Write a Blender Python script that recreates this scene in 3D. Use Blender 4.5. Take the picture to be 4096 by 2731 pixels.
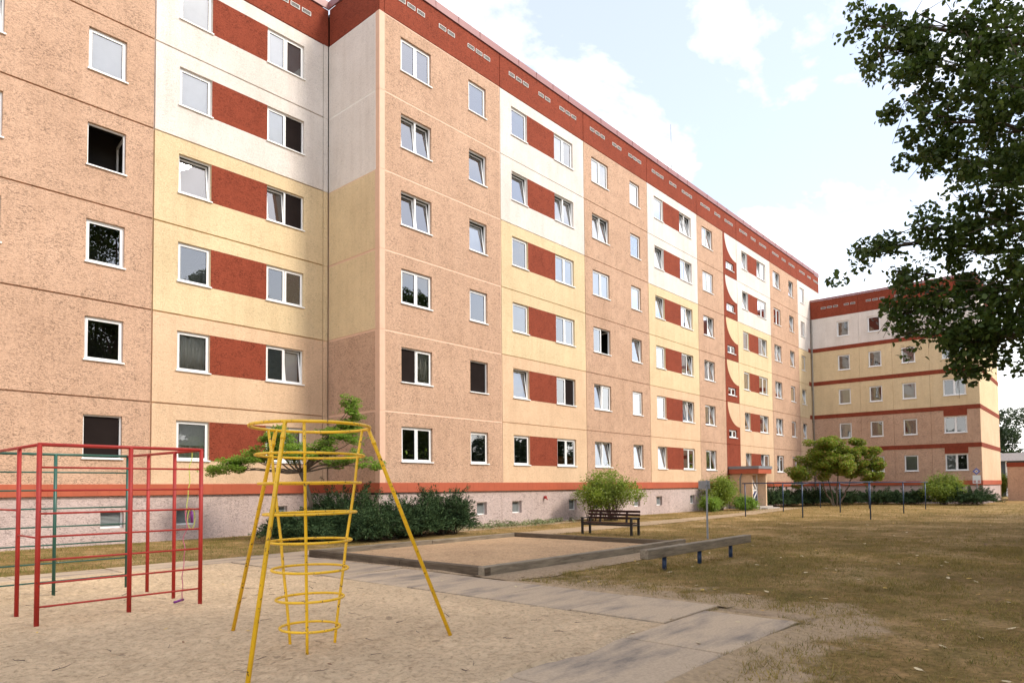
import bpy, bmesh, math, random
import numpy as np
from mathutils import Vector, Matrix, noise

# ------------------------------------------------------------------ reset
for o in list(bpy.data.objects):
    bpy.data.objects.remove(o, do_unlink=True)
SC = bpy.context.scene
COL = SC.collection
random.seed(7)
RNG = np.random.default_rng(7)
R = math.radians

# ------------------------------------------------------------------ camera
cam = bpy.data.cameras.new('camera')
camo = bpy.data.objects.new('camera', cam)
COL.objects.link(camo)
YAW, PIT, ROL = 0.85122, 0.039357, -0.0087625
fw = Vector((math.sin(YAW) * math.cos(PIT), math.cos(YAW) * math.cos(PIT), math.sin(PIT)))
rt = Vector((math.cos(YAW), -math.sin(YAW), 0))
up = rt.cross(fw)
r2 = rt * math.cos(ROL) + up * math.sin(ROL)
u2 = -rt * math.sin(ROL) + up * math.cos(ROL)
M = Matrix((r2, u2, -fw)).transposed().to_4x4()
M.translation = Vector((-14.347, -18.559, 1.56))
camo.matrix_world = M
cam.sensor_width = 36.0
cam.lens = 2717.4 / 4096 * 36
cam.shift_x = -0.0005
cam.shift_y = 0.1154
cam.clip_end = 2000
cam.clip_start = 0.05
SC.camera = camo

# ------------------------------------------------------------------ light
SUN_AZ, SUN_EL = 23.0, 42.0            # azimuth measured from -Y towards +X
w = bpy.data.worlds.new('World')
SC.world = w
w.use_nodes = True
wn, wl = w.node_tree.nodes, w.node_tree.links
wn.clear()
wout = wn.new('ShaderNodeOutputWorld')
bg = wn.new('ShaderNodeBackground')
bg.inputs[1].default_value = 0.15
sky = wn.new('ShaderNodeTexSky')
sky.sky_type = 'NISHITA'
sky.sun_disc = False
sky.sun_elevation = R(SUN_EL)
sky.sun_rotation = R(180 - SUN_AZ)
sky.altitude = 50
sky.air_density = 1.0
sky.dust_density = 1.0
sky.ozone_density = 1.2
tc = wn.new('ShaderNodeTexCoord')
sep = wn.new('ShaderNodeSeparateXYZ')
wl.new(tc.outputs['Generated'], sep.inputs[0])
mz = wn.new('ShaderNodeMath'); mz.operation = 'MAXIMUM'; mz.inputs[1].default_value = 0.0
wl.new(sep.outputs['Z'], mz.inputs[0])
az_ = wn.new('ShaderNodeMath'); az_.operation = 'ADD'; az_.inputs[1].default_value = 0.22
wl.new(mz.outputs[0], az_.inputs[0])
dx = wn.new('ShaderNodeMath'); dx.operation = 'DIVIDE'
dy = wn.new('ShaderNodeMath'); dy.operation = 'DIVIDE'
wl.new(sep.outputs['X'], dx.inputs[0]); wl.new(az_.outputs[0], dx.inputs[1])
wl.new(sep.outputs['Y'], dy.inputs[0]); wl.new(az_.outputs[0], dy.inputs[1])
cmb = wn.new('ShaderNodeCombineXYZ')
wl.new(dx.outputs[0], cmb.inputs[0]); wl.new(dy.outputs[0], cmb.inputs[1])
cmb.inputs[2].default_value = 3.3
cn = wn.new('ShaderNodeTexNoise')
cn.inputs['Scale'].default_value = 2.3
cn.inputs['Detail'].default_value = 9
cn.inputs['Roughness'].default_value = 0.58
cn.inputs['Distortion'].default_value = 0.25
wl.new(cmb.outputs[0], cn.inputs['Vector'])
cr = wn.new('ShaderNodeValToRGB')
cr.color_ramp.elements[0].position = 0.47
cr.color_ramp.elements[0].color = (0.24, 0.24, 0.24, 1)
cr.color_ramp.elements[1].position = 0.66
wl.new(cn.outputs['Fac'], cr.inputs[0])
# thin cloud thickens towards the horizon
hz = wn.new('ShaderNodeMapRange')
hz.inputs['From Min'].default_value = 0.02
hz.inputs['From Max'].default_value = 0.46
hz.inputs['To Min'].default_value = 1.0
hz.inputs['To Max'].default_value = 0.0
wl.new(mz.outputs[0], hz.inputs['Value'])
mxa = wn.new('ShaderNodeMath'); mxa.operation = 'MAXIMUM'
wl.new(cr.outputs['Color'], mxa.inputs[0]); wl.new(hz.outputs[0], mxa.inputs[1])
mix = wn.new('ShaderNodeMixRGB')
mix.inputs['Color2'].default_value = (8.0, 7.7, 7.35, 1)
wl.new(mxa.outputs[0], mix.inputs['Fac'])
wl.new(sky.outputs[0], mix.inputs['Color1'])
wl.new(mix.outputs[0], bg.inputs[0])
wl.new(bg.outputs[0], wout.inputs[0])

sl = bpy.data.lights.new('sun', 'SUN')
sl.energy = 2.0
sl.angle = R(13)
sl.color = (1.0, 0.92, 0.79)
so = bpy.data.objects.new('sun', sl)
COL.objects.link(so)
tosun = Vector((math.sin(R(SUN_AZ)) * math.cos(R(SUN_EL)), -math.cos(R(SUN_AZ)) * math.cos(R(SUN_EL)), math.sin(R(SUN_EL))))
so.rotation_euler = tosun.to_track_quat('Z', 'Y').to_euler()
so.location = tosun * 60

SC.view_settings.view_transform = 'Standard'
SC.view_settings.look = 'None'
SC.view_settings.exposure = 0.95
SC.view_settings.gamma = 1
SC.render.engine = 'CYCLES'
SC.cycles.max_bounces = 6
SC.cycles.transparent_max_bounces = 12

# ------------------------------------------------------------------ helpers
def link(o, parent=None):
    COL.objects.link(o)
    if parent is not None:
        o.parent = parent
    return o

def tag(o, label=None, cat=None, group=None, kind=None):
    if label: o['label'] = label
    if cat: o['category'] = cat
    if group: o['group'] = group
    if kind: o['kind'] = kind
    return o

def empty(name, loc=(0, 0, 0), rz=0.0):
    o = bpy.data.objects.new(name, None)
    o.location = loc
    o.rotation_euler = (0, 0, rz)
    o.empty_display_size = 0.2
    return link(o)

class MB:
    """collects polygons, several materials"""
    def __init__(self):
        self.v, self.f, self.m = [], [], []
    def poly(self, pts, m=0):
        n = len(self.v)
        self.v += [tuple(p) for p in pts]
        self.f.append(tuple(range(n, n + len(pts))))
        self.m.append(m)
    def box(self, x0, x1, y0, y1, z0, z1, m=0, T=None):
        c = [(x0, y0, z0), (x1, y0, z0), (x1, y1, z0), (x0, y1, z0), (x0, y0, z1), (x1, y0, z1), (x1, y1, z1), (x0, y1, z1)]
        if T is not None:
            c = [tuple(T @ Vector(p)) for p in c]
        n = len(self.v)
        self.v += c
        for q in ((0, 3, 2, 1), (4, 5, 6, 7), (0, 1, 5, 4), (1, 2, 6, 5), (2, 3, 7, 6), (3, 0, 4, 7)):
            self.f.append(tuple(n + i for i in q)); self.m.append(m)
        return self
    def cbox(self, x0, x1, y0, y1, z0, z1, b=0.01, m=0, T=None, jit=0.0):
        """chamfered box"""
        bm = bmesh.new()
        bmesh.ops.create_cube(bm, size=1)
        for v in bm.verts:
            v.co = Vector(((x0 + x1) / 2 + v.co.x * (x1 - x0), (y0 + y1) / 2 + v.co.y * (y1 - y0), (z0 + z1) / 2 + v.co.z * (z1 - z0)))
        bmesh.ops.bevel(bm, geom=bm.edges[:], offset=b, segments=1, affect='EDGES')
        n = len(self.v)
        for i, v in enumerate(bm.verts):
            v.index = i
            p = v.co.copy()
            if T is not None: p = T @ p
            self.v.append((p.x + random.uniform(-jit, jit), p.y + random.uniform(-jit, jit), p.z + random.uniform(-jit, jit)))
        for f in bm.faces:
            self.f.append(tuple(n + v.index for v in f.verts)); self.m.append(m)
        bm.free()
        return self
    def tube(self, pts, rad, seg=8, m=0, cap=True, closed=False):
        pts = [Vector(p) for p in pts]
        k = len(pts)
        if not hasattr(rad, '__len__'):
            rad = [rad] * k
        n0 = len(self.v)
        ref = None
        for i, p in enumerate(pts):
            if closed:
                t = (pts[(i + 1) % k] - pts[i - 1]).normalized()
            else:
                t = (pts[min(i + 1, k - 1)] - pts[max(i - 1, 0)]).normalized()
            if ref is None:
                ref = Vector((0, 0, 1)) if abs(t.z) < 0.9 else Vector((1, 0, 0))
            a = t.cross(ref).normalized()
            b = a.cross(t).normalized()
            ref = b
            for j in range(seg):
                th = 2 * math.pi * j / seg
                self.v.append(tuple(p + (a * math.cos(th) + b * math.sin(th)) * rad[i]))
        rng = range(k if closed else k - 1)
        for i in rng:
            i2 = (i + 1) % k
            for j in range(seg):
                j2 = (j + 1) % seg
                self.f.append((n0 + i * seg + j, n0 + i * seg + j2, n0 + i2 * seg + j2, n0 + i2 * seg + j)); self.m.append(m)
        if cap and not closed:
            self.f.append(tuple(n0 + j for j in reversed(range(seg)))); self.m.append(m)
            self.f.append(tuple(n0 + (k - 1) * seg + j for j in range(seg))); self.m.append(m)
        return self
    def mesh(self, name, mats, smooth=False):
        me = bpy.data.meshes.new(name)
        me.from_pydata(self.v, [], self.f)
        if not isinstance(mats, (list, tuple)):
            mats = [mats]
        for mt in mats:
            me.materials.append(mt)
        if len(mats) > 1:
            me.polygons.foreach_set('material_index', self.m)
        if smooth:
            me.polygons.foreach_set('use_smooth', [True] * len(me.polygons))
        me.update()
        return me
    def build(self, name, mats, parent=None, smooth=False, loc=(0, 0, 0), rz=0.0):
        o = bpy.data.objects.new(name, self.mesh(name, mats, smooth))
        o.location = loc
        o.rotation_euler = (0, 0, rz)
        return link(o, parent)

def place(name, me, parent=None, loc=(0, 0, 0), rz=0.0, rot=None):
    o = bpy.data.objects.new(name, me)
    o.location = loc
    o.rotation_euler = rot if rot else (0, 0, rz)
    return link(o, parent)

def np_mesh(name, V, k, mat, smooth=False):
    """V: (n*k,3) vertices, polygons of k consecutive vertices"""
    V = np.asarray(V, dtype=np.float32).reshape(-1, 3)
    n = len(V) // k
    me = bpy.data.meshes.new(name)
    me.vertices.add(len(V)); me.vertices.foreach_set('co', V.ravel())
    me.loops.add(len(V)); me.loops.foreach_set('vertex_index', np.arange(len(V), dtype=np.int32))
    me.polygons.add(n)
    me.polygons.foreach_set('loop_start', np.arange(n, dtype=np.int32) * k)
    me.polygons.foreach_set('loop_total', np.full(n, k, dtype=np.int32))
    me.materials.append(mat)
    me.update(calc_edges=True)
    return me

# ------------------------------------------------------------------ materials
def newmat(name):
    m = bpy.data.materials.new(name)
    m.use_nodes = True
    n, l = m.node_tree.nodes, m.node_tree.links
    b = n['Principled BSDF']
    return m, n, l, b

def N(n, t, **kw):
    x = n.new(t)
    for k, v in kw.items():
        if k in x.inputs.keys():
            x.inputs[k].default_value = v
        else:
            setattr(x, k, v)
    return x

def coords(n, l, scale=(1, 1, 1), kind='Object'):
    t = n.new('ShaderNodeTexCoord')
    mp = n.new('ShaderNodeMapping')
    mp.inputs['Scale'].default_value = scale
    if kind == 'World':
        g = n.new('ShaderNodeNewGeometry')
        l.new(g.outputs['Position'], mp.inputs['Vector'])
    else:
        l.new(t.outputs[kind], mp.inputs['Vector'])
    return mp.outputs[0]

def ramp(n, l, src, stops):
    r = n.new('ShaderNodeValToRGB')
    e = r.color_ramp.elements
    e[0].position, e[0].color = stops[0][0], (*stops[0][1], 1)
    e[1].position, e[1].color = stops[-1][0], (*stops[-1][1], 1)
    for p, c in stops[1:-1]:
        x = e.new(p); x.color = (*c, 1)
    l.new(src, r.inputs[0])
    return r.outputs[0]

def mul(c, k): return tuple(min(1, x * k) for x in c)

def plaster(name, col, groove=0.55, bump=0.9, scale=1.0, smoothness=False):
    m, n, l, b = newmat(name)
    g = coords(n, l, (8 * scale, 8 * scale, 17 * scale), 'World')
    t1 = N(n, 'ShaderNodeTexNoise', Scale=1.8, Detail=4, Roughness=0.55, Distortion=1.6)
    l.new(g, t1.inputs['Vector'])
    gm = coords(n, l, (0.55, 0.55, 0.45), 'World')
    t2 = N(n, 'ShaderNodeTexNoise', Scale=1.0, Detail=4, Roughness=0.6)
    l.new(gm, t2.inputs['Vector'])
    gs = coords(n, l, (3.5, 3.5, 0.25), 'World')
    t3 = N(n, 'ShaderNodeTexNoise', Scale=1.0, Detail=4, Roughness=0.65)
    l.new(gs, t3.inputs['Vector'])
    c1 = ramp(n, l, t1.outputs['Fac'], [(0.28, mul(col, groove * 0.8)), (0.42, mul(col, groove)), (0.49, mul(col, 0.96)), (0.56, col), (0.75, mul(col, 1.06))])
    t4 = N(n, 'ShaderNodeTexNoise', Scale=1.7, Detail=3, Roughness=0.6)
    g4 = coords(n, l, (1, 1, 1.3), 'World')
    l.new(g4, t4.inputs['Vector'])
    pm = ramp(n, l, t4.outputs['Fac'], [(0.36, (0.45, 0.45, 0.45)), (0.60, (1, 1, 1))])
    cmx = N(n, 'ShaderNodeMixRGB')
    l.new(pm, cmx.inputs[0]); cmx.inputs[1].default_value = (*col, 1); l.new(c1, cmx.inputs[2])
    c1 = cmx.outputs[0]
    v2 = ramp(n, l, t2.outputs['Fac'], [(0.3, (0.9, 0.885, 0.87)), (0.7, (1.04, 1.04, 1.04))])
    v3 = ramp(n, l, t3.outputs['Fac'], [(0.25, (0.90, 0.88, 0.86)), (0.55, (1, 1, 1))])
    mx = N(n, 'ShaderNodeMixRGB', blend_type='MULTIPLY', Fac=1.0)
    l.new(c1, mx.inputs[1]); l.new(v2, mx.inputs[2])
    mx2 = N(n, 'ShaderNodeMixRGB', blend_type='MULTIPLY', Fac=0.8)
    l.new(mx.outputs[0], mx2.inputs[1]); l.new(v3, mx2.inputs[2])
    l.new(mx2.outputs[0], b.inputs['Base Color'])
    b.inputs['Roughness'].default_value = 0.92
    b.inputs['Specular IOR Level'].default_value = 0.2
    bp = N(n, 'ShaderNodeBump', Strength=bump, Distance=0.03)
    l.new(t1.outputs['Fac'], bp.inputs['Height'])
    l.new(bp.outputs[0], b.inputs['Normal'])
    return m

def simple(name, col, rough=0.5, var=0.12, scale=6.0, metal=0.0, bump=0.0, bscale=40.0, spec=0.5):
    m, n, l, b = newmat(name)
    g = coords(n, l, (1, 1, 1), 'World')
    t = N(n, 'ShaderNodeTexNoise', Scale=scale, Detail=5, Roughness=0.6)
    l.new(g, t.inputs['Vector'])
    c = ramp(n, l, t.outputs['Fac'], [(0.3, mul(col, 1 - var)), (0.7, mul(col, 1 + var))])
    l.new(c, b.inputs['Base Color'])
    b.inputs['Roughness'].default_value = rough
    b.inputs['Metallic'].default_value = metal
    b.inputs['Specular IOR Level'].default_value = spec
    if bump:
        t2 = N(n, 'ShaderNodeTexNoise', Scale=bscale, Detail=4)
        l.new(g, t2.inputs['Vector'])
        bp = N(n, 'ShaderNodeBump', Strength=bump, Distance=0.01)
        l.new(t2.outputs['Fac'], bp.inputs['Height'])
        l.new(bp.outputs[0], b.inputs['Normal'])
    return m

def paint_metal(name, col, chip=(0.06, 0.035, 0.025), amount=0.36, scale=16, rough=0.38):
    """enamel with chipped spots, rust below"""
    m, n, l, b = newmat(name)
    g = coords(n, l, (1, 1, 1), 'World')
    t = N(n, 'ShaderNodeTexNoise', Scale=scale, Detail=6, Roughness=0.7)
    l.new(g, t.inputs['Vector'])
    t2 = N(n, 'ShaderNodeTexNoise', Scale=3.0, Detail=3)
    l.new(g, t2.inputs['Vector'])
    base = ramp(n, l, t2.outputs['Fac'], [(0.3, mul(col, 0.82)), (0.7, mul(col, 1.08))])
    msk = ramp(n, l, t.outputs['Fac'], [(amount - 0.035, (1, 1, 1)), (amount, (0, 0, 0))])
    mx = N(n, 'ShaderNodeMixRGB')
    l.new(msk, mx.inputs[0]); l.new(base, mx.inputs[1]); mx.inputs[2].default_value = (*chip, 1)
    l.new(mx.outputs[0], b.inputs['Base Color'])
    b.inputs['Roughness'].default_value = rough
    bp = N(n, 'ShaderNodeBump', Strength=0.25, Distance=0.004)
    l.new(t.outputs['Fac'], bp.inputs['Height']); l.new(bp.outputs[0], b.inputs['Normal'])
    return m

def leafmat(name, cols, trans=0.35, rough=0.5, spec=0.4):
    m, n, l, b = newmat(name)
    g = n.new('ShaderNodeNewGeometry')
    k = len(cols)
    c = ramp(n, l, g.outputs['Random Per Island'], [(i / (k - 1), cc) for i, cc in enumerate(cols)])
    mp = coords(n, l, (1, 1, 1), 'World')
    t = N(n, 'ShaderNodeTexNoise', Scale=1.3, Detail=3)
    l.new(mp, t.inputs['Vector'])
    v = ramp(n, l, t.outputs['Fac'], [(0.3, (0.75, 0.75, 0.75)), (0.7, (1.2, 1.2, 1.1))])
    mx = N(n, 'ShaderNodeMixRGB', blend_type='MULTIPLY', Fac=1.0)
    l.new(c, mx.inputs[1]); l.new(v, mx.inputs[2])
    l.new(mx.outputs[0], b.inputs['Base Color'])
    b.inputs['Roughness'].default_value = rough
    b.inputs['Specular IOR Level'].default_value = spec
    tr = n.new('ShaderNodeBsdfTranslucent')
    l.new(mx.outputs[0], tr.inputs['Color'])
    ms = n.new('ShaderNodeMixShader'); ms.inputs[0].default_value = trans
    l.new(b.outputs[0], ms.inputs[1]); l.new(tr.outputs[0], ms.inputs[2])
    l.new(ms.outputs[0], n['Material Output'].inputs['Surface'])
    return m

PEACH = (0.61, 0.40, 0.28)
LPEACH = (0.75, 0.53, 0.35)
YELL = (0.755, 0.595, 0.37)
WHITE = (0.78, 0.72, 0.665)
RED = (0.285, 0.062, 0.032)
M = {}
M['peach'] = plaster('peach_plaster', PEACH, 0.5)
M['lpeach'] = plaster('light_peach_plaster', LPEACH, 0.84)
M['yellow'] = plaster('yellow_plaster', YELL, 0.83)
M['white'] = plaster('white_plaster', WHITE, 0.87)
M['red'] = plaster('red_plaster', RED, 0.48)
M['seal'] = simple('peach_joint_seal', (0.66, 0.425, 0.30), 0.7, 0.05, 4)
M['sealw'] = simple('white_joint_seal', (0.76, 0.72, 0.67), 0.7, 0.05, 4)
M['band'] = simple('red_band_board', (0.40, 0.085, 0.036), 0.6, 0.09, 1.5)
M['plinth'] = plaster('plinth_plaster', (0.58, 0.465, 0.435), 0.6, 1.0, 0.8)
M['coping'] = simple('coping_metal', (0.27, 0.11, 0.105), 0.45, 0.06, 2)
M['upvc'] = simple('white_window_plastic', (0.80, 0.80, 0.79), 0.35, 0.02, 3)
M['sill'] = simple('white_sill_metal', (0.82, 0.82, 0.81), 0.4, 0.03, 3)
M['gasket'] = simple('black_gasket', (0.012, 0.012, 0.013), 0.6, 0.1)
M['dark'] = simple('unlit_room_dark', (0.035, 0.03, 0.027), 0.9, 0.3, 1.2)  # near-black colour carries the darkness of unlit rooms
M['blind'] = simple('white_blind_fabric', (0.84, 0.84, 0.83), 0.8, 0.04, 3)
M['greyblind'] = simple('grey_blind_fabric', (0.30, 0.32, 0.32), 0.8, 0.06, 3)
M['violet'] = simple('violet_blind', (0.06, 0.05, 0.14), 0.6, 0.1, 3)
M['orange'] = simple('orange_pleated_blind', (0.42, 0.12, 0.03), 0.8, 0.1, 3)
M['curtain'] = simple('net_curtain', (0.80, 0.78, 0.72), 0.9, 0.06, 3)
M['vent'] = simple('vent_metal', (0.62, 0.60, 0.57), 0.5, 0.04, 4)
M['ventdark'] = simple('vent_dark', (0.03, 0.02, 0.02), 0.9, 0.1)
M['roof'] = simple('bitumen_roof', (0.08, 0.08, 0.08), 0.9, 0.2)
M['screen'] = simple('dark_insect_screen', (0.018, 0.013, 0.012), 0.95, 0.15, 2, spec=0.05)

def glassmat():
    m, n, l, b = newmat('window_glass')
    n.remove(b)
    fr = N(n, 'ShaderNodeFresnel', IOR=1.62)
    g = coords(n, l, (1, 1, 1), 'World')
    t = N(n, 'ShaderNodeTexNoise', Scale=1.1, Detail=1)
    l.new(g, t.inputs['Vector'])
    bp = N(n, 'ShaderNodeBump', Strength=0.03, Distance=0.08)
    l.new(t.outputs['Fac'], bp.inputs['Height'])
    gl = N(n, 'ShaderNodeBsdfGlossy', Roughness=0.006)
    gl.inputs['Color'].default_value = (0.97, 0.98, 1, 1)
    l.new(bp.outputs[0], gl.inputs['Normal'])
    tr = n.new('ShaderNodeBsdfTransparent')
    tr.inputs['Color'].default_value = (0.93, 0.95, 0.94, 1)
    k = N(n, 'ShaderNodeMath', operation='MULTIPLY_ADD')
    k.inputs[1].default_value = 6.0; k.inputs[2].default_value = -0.18
    k.use_clamp = True
    l.new(fr.outputs[0], k.inputs[0])
    ms = n.new('ShaderNodeMixShader')
    l.new(k.outputs[0], ms.inputs[0]); l.new(tr.outputs[0], ms.inputs[1]); l.new(gl.outputs[0], ms.inputs[2])
    l.new(ms.outputs[0], n['Material Output'].inputs['Surface'])
    return m
M['glass'] = glassmat()

# ------------------------------------------------------------------ ground materials
def mat_lawn():
    m, n, l, b = newmat('dry_lawn_soil')
    g = coords(n, l, (1, 1, 1), 'World')
    t1 = N(n, 'ShaderNodeTexNoise', Scale=0.55, Detail=6, Roughness=0.62)
    t2 = N(n, 'ShaderNodeTexNoise', Scale=14, Detail=6, Roughness=0.7)
    t3 = N(n, 'ShaderNodeTexNoise', Scale=2.2, Detail=5, Roughness=0.6)
    for t in (t1, t2, t3): l.new(g, t.inputs['Vector'])
    a = ramp(n, l, t1.outputs['Fac'], [(0.30, (0.155, 0.112, 0.040)), (0.47, (0.25, 0.166, 0.072)), (0.58, (0.34, 0.232, 0.118)), (0.70, (0.45, 0.32, 0.19))])
    c = ramp(n, l, t2.outputs['Fac'], [(0.3, (0.45, 0.43, 0.38)), (0.5, (0.95, 0.95, 0.92)), (0.72, (1.35, 1.3, 1.2))])
    d = ramp(n, l, t3.outputs['Fac'], [(0.35, (0.8, 0.85, 0.7)), (0.65, (1.12, 1.05, 1.0))])
    x = N(n, 'ShaderNodeMixRGB', blend_type='MULTIPLY', Fac=1)
    y = N(n, 'ShaderNodeMixRGB', blend_type='MULTIPLY', Fac=1)
    l.new(a, x.inputs[1]); l.new(c, x.inputs[2]); l.new(x.outputs[0], y.inputs[1]); l.new(d, y.inputs[2])
    sp_ = n.new('ShaderNodeSeparateXYZ'); l.new(g, sp_.inputs[0])
    def mr(src, a0, a1):
        q = n.new('ShaderNodeMapRange'); q.inputs['From Min'].default_value = a0; q.inputs['From Max'].default_value = a1
        l.new(src, q.inputs['Value']); return q.outputs[0]
    mx_ = mr(sp_.outputs['X'], -4.2, -6.3)              # bare sandy soil beside the slabs
    my_ = mr(sp_.outputs['Y'], -9.0, -11.5)
    my2 = mr(sp_.outputs['Y'], -17.1, -16.0)
    m0 = N(n, 'ShaderNodeMath', operation='MULTIPLY'); l.new(mx_, m0.inputs[0]); l.new(my_, m0.inputs[1])
    mm = N(n, 'ShaderNodeMath', operation='MULTIPLY'); l.new(m0.outputs[0], mm.inputs[0]); l.new(my2, mm.inputs[1])
    t6 = N(n, 'ShaderNodeTexNoise', Scale=1.6, Detail=6, Roughness=0.68); l.new(g, t6.inputs['Vector'])
    ad = N(n, 'ShaderNodeMath', operation='MULTIPLY_ADD'); ad.inputs[1].default_value = 0.55
    l.new(mm.outputs[0], ad.inputs[0]); l.new(t6.outputs['Fac'], ad.inputs[2])
    sm = ramp(n, l, ad.outputs[0], [(0.66, (0, 0, 0)), (0.82, (1, 1, 1))])
    sx = N(n, 'ShaderNodeMixRGB'); l.new(sm, sx.inputs[0]); l.new(y.outputs[0], sx.inputs[1])
    sc = N(n, 'ShaderNodeMixRGB', blend_type='MULTIPLY', Fac=0.6); sc.inputs[1].default_value = (0.42, 0.305, 0.195, 1); l.new(c, sc.inputs[2])
    l.new(sc.outputs[0], sx.inputs[2])
    l.new(sx.outputs[0], b.inputs['Base Color'])
    b.inputs['Roughness'].default_value = 0.97
    b.inputs['Specular IOR Level'].default_value = 0.1
    bp = N(n, 'ShaderNodeBump', Strength=0.8, Distance=0.03)
    l.new(t2.outputs['Fac'], bp.inputs['Height']); l.new(bp.outputs[0], b.inputs['Normal'])
    return m

def mat_sand(name, col, speck=0.6):
    m, n, l, b = newmat(name)
    g = coords(n, l, (1, 1, 1), 'World')
    t1 = N(n, 'ShaderNodeTexNoise', Scale=0.8, Detail=5, Roughness=0.6)
    t2 = N(n, 'ShaderNodeTexNoise', Scale=22, Detail=6, Roughness=0.7)
    gs = coords(n, l, (9, 26, 10), 'World')
    t3 = N(n, 'ShaderNodeTexNoise', Scale=1.0, Detail=4, Roughness=0.6)
    t4 = N(n, 'ShaderNodeTexNoise', Scale=5.0, Detail=4, Roughness=0.6)
    l.new(gs, t3.inputs['Vector'])
    for t in (t1, t2, t4): l.new(g, t.inputs['Vector'])
    a = ramp(n, l, t1.outputs['Fac'], [(0.3, mul(col, 0.86)), (0.7, mul(col, 1.1))])
    c = ramp(n, l, t2.outputs['Fac'], [(0.3, (0.60, 0.57, 0.54)), (0.5, (1, 1, 1)), (0.75, (1.12, 1.12, 1.12))])
    d = ramp(n, l, t3.outputs['Fac'], [(0.27, (0.42, 0.37, 0.32)), (0.34, (1, 1, 1))])
    x = N(n, 'ShaderNodeMixRGB', blend_type='MULTIPLY', Fac=1)
    y = N(n, 'ShaderNodeMixRGB', blend_type='MULTIPLY', Fac=speck)
    l.new(a, x.inputs[1]); l.new(c, x.inputs[2]); l.new(x.outputs[0], y.inputs[1]); l.new(d, y.inputs[2])
    t5 = N(n, 'ShaderNodeTexNoise', Scale=8.0, Detail=5, Roughness=0.65, Distortion=0.5)
    l.new(g, t5.inputs['Vector'])
    e5 = ramp(n, l, t5.outputs['Fac'], [(0.30, (0.80, 0.78, 0.76)), (0.46, (0.98, 0.98, 0.98)), (0.62, (1.07, 1.07, 1.07))])  # hollows darkened in the colour, standing in for relief shading
    y5 = N(n, 'ShaderNodeMixRGB', blend_type='MULTIPLY', Fac=1)
    l.new(y.outputs[0], y5.inputs[1]); l.new(e5, y5.inputs[2])
    l.new(y5.outputs[0], b.inputs['Base Color'])
    b.inputs['Roughness'].default_value = 0.97
    b.inputs['Specular IOR Level'].default_value = 0.15
    bp = N(n, 'ShaderNodeBump', Strength=0.9, Distance=0.03)
    l.new(t2.outputs['Fac'], bp.inputs['Height'])
    bp2 = N(n, 'ShaderNodeBump', Strength=0.8, Distance=0.07)
    l.new(t5.outputs['Fac'], bp2.inputs['Height']); l.new(bp.outputs[0], bp2.inputs['Normal'])
    l.new(bp2.outputs[0], b.inputs['Normal'])
    return m

def mat_slab():
    m, n, l, b = newmat('worn_concrete_slab')
    g = coords(n, l, (1, 1, 1), 'World')
    gs = coords(n, l, (0.9, 3.2, 1), 'World')
    t1 = N(n, 'ShaderNodeTexNoise', Scale=0.9, Detail=6, Roughness=0.62)
    l.new(gs, t1.inputs['Vector'])
    t2 = N(n, 'ShaderNodeTexNoise', Scale=40, Detail=5, Roughness=0.7)
    t3 = N(n, 'ShaderNodeTexNoise', Scale=0.6, Detail=5, Roughness=0.6)
    oi = n.new('ShaderNodeObjectInfo')
    for t in (t2, t3): l.new(g, t.inputs['Vector'])
    a = ramp(n, l, t1.outputs['Fac'], [(0.34, (0.26, 0.215, 0.172)), (0.42, (0.39, 0.31, 0.232)), (0.54, (0.52, 0.40, 0.28))])
    o = ramp(n, l, oi.outputs['Random'], [(0.0, (0.86, 0.86, 0.87)), (1.0, (1.06, 1.05, 1.04))])
    c = ramp(n, l, t2.outputs['Fac'], [(0.3, (0.75, 0.75, 0.75)), (0.6, (1, 1, 1))])
    x = N(n, 'ShaderNodeMixRGB', blend_type='MULTIPLY', Fac=1)
    y = N(n, 'ShaderNodeMixRGB', blend_type='MULTIPLY', Fac=1)
    l.new(a, x.inputs[1]); l.new(c, x.inputs[2]); l.new(x.outputs[0], y.inputs[1]); l.new(o, y.inputs[2])
    l.new(y.outputs[0], b.inputs['Base Color'])
    b.inputs['Roughness'].default_value = 0.93
    b.inputs['Specular IOR Level'].default_value = 0.2
    bp = N(n, 'ShaderNodeBump', Strength=0.4, Distance=0.006)
    l.new(t2.outputs['Fac'], bp.inputs['Height']); l.new(bp.outputs[0], b.inputs['Normal'])
    return m

def mat_wood(name, dark, light, stretch=(1.2, 14, 14)):
    m, n, l, b = newmat(name)
    g = coords(n, l, stretch, 'Object')
    t1 = N(n, 'ShaderNodeTexNoise', Scale=1.6, Detail=6, Roughness=0.65, Distortion=0.4)
    l.new(g, t1.inputs['Vector'])
    g2 = coords(n, l, (1, 1, 1), 'World')
    t2 = N(n, 'ShaderNodeTexNoise', Scale=2.0, Detail=4)
    l.new(g2, t2.inputs['Vector'])
    a = ramp(n, l, t1.outputs['Fac'], [(0.3, dark), (0.5, tuple((p + q) / 2 for p, q in zip(dark, light))), (0.72, light)])
    v = ramp(n, l, t2.outputs['Fac'], [(0.3, (0.8, 0.8, 0.8)), (0.7, (1.1, 1.1, 1.1))])
    x = N(n, 'ShaderNodeMixRGB', blend_type='MULTIPLY', Fac=1)
    l.new(a, x.inputs[1]); l.new(v, x.inputs[2])
    l.new(x.outputs[0], b.inputs['Base Color'])
    b.inputs['Roughness'].default_value = 0.85
    b.inputs['Specular IOR Level'].default_value = 0.25
    bp = N(n, 'ShaderNodeBump', Strength=0.5, Distance=0.006)
    l.new(t1.outputs['Fac'], bp.inputs['Height']); l.new(bp.outputs[0], b.inputs['Normal'])
    return m

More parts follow.
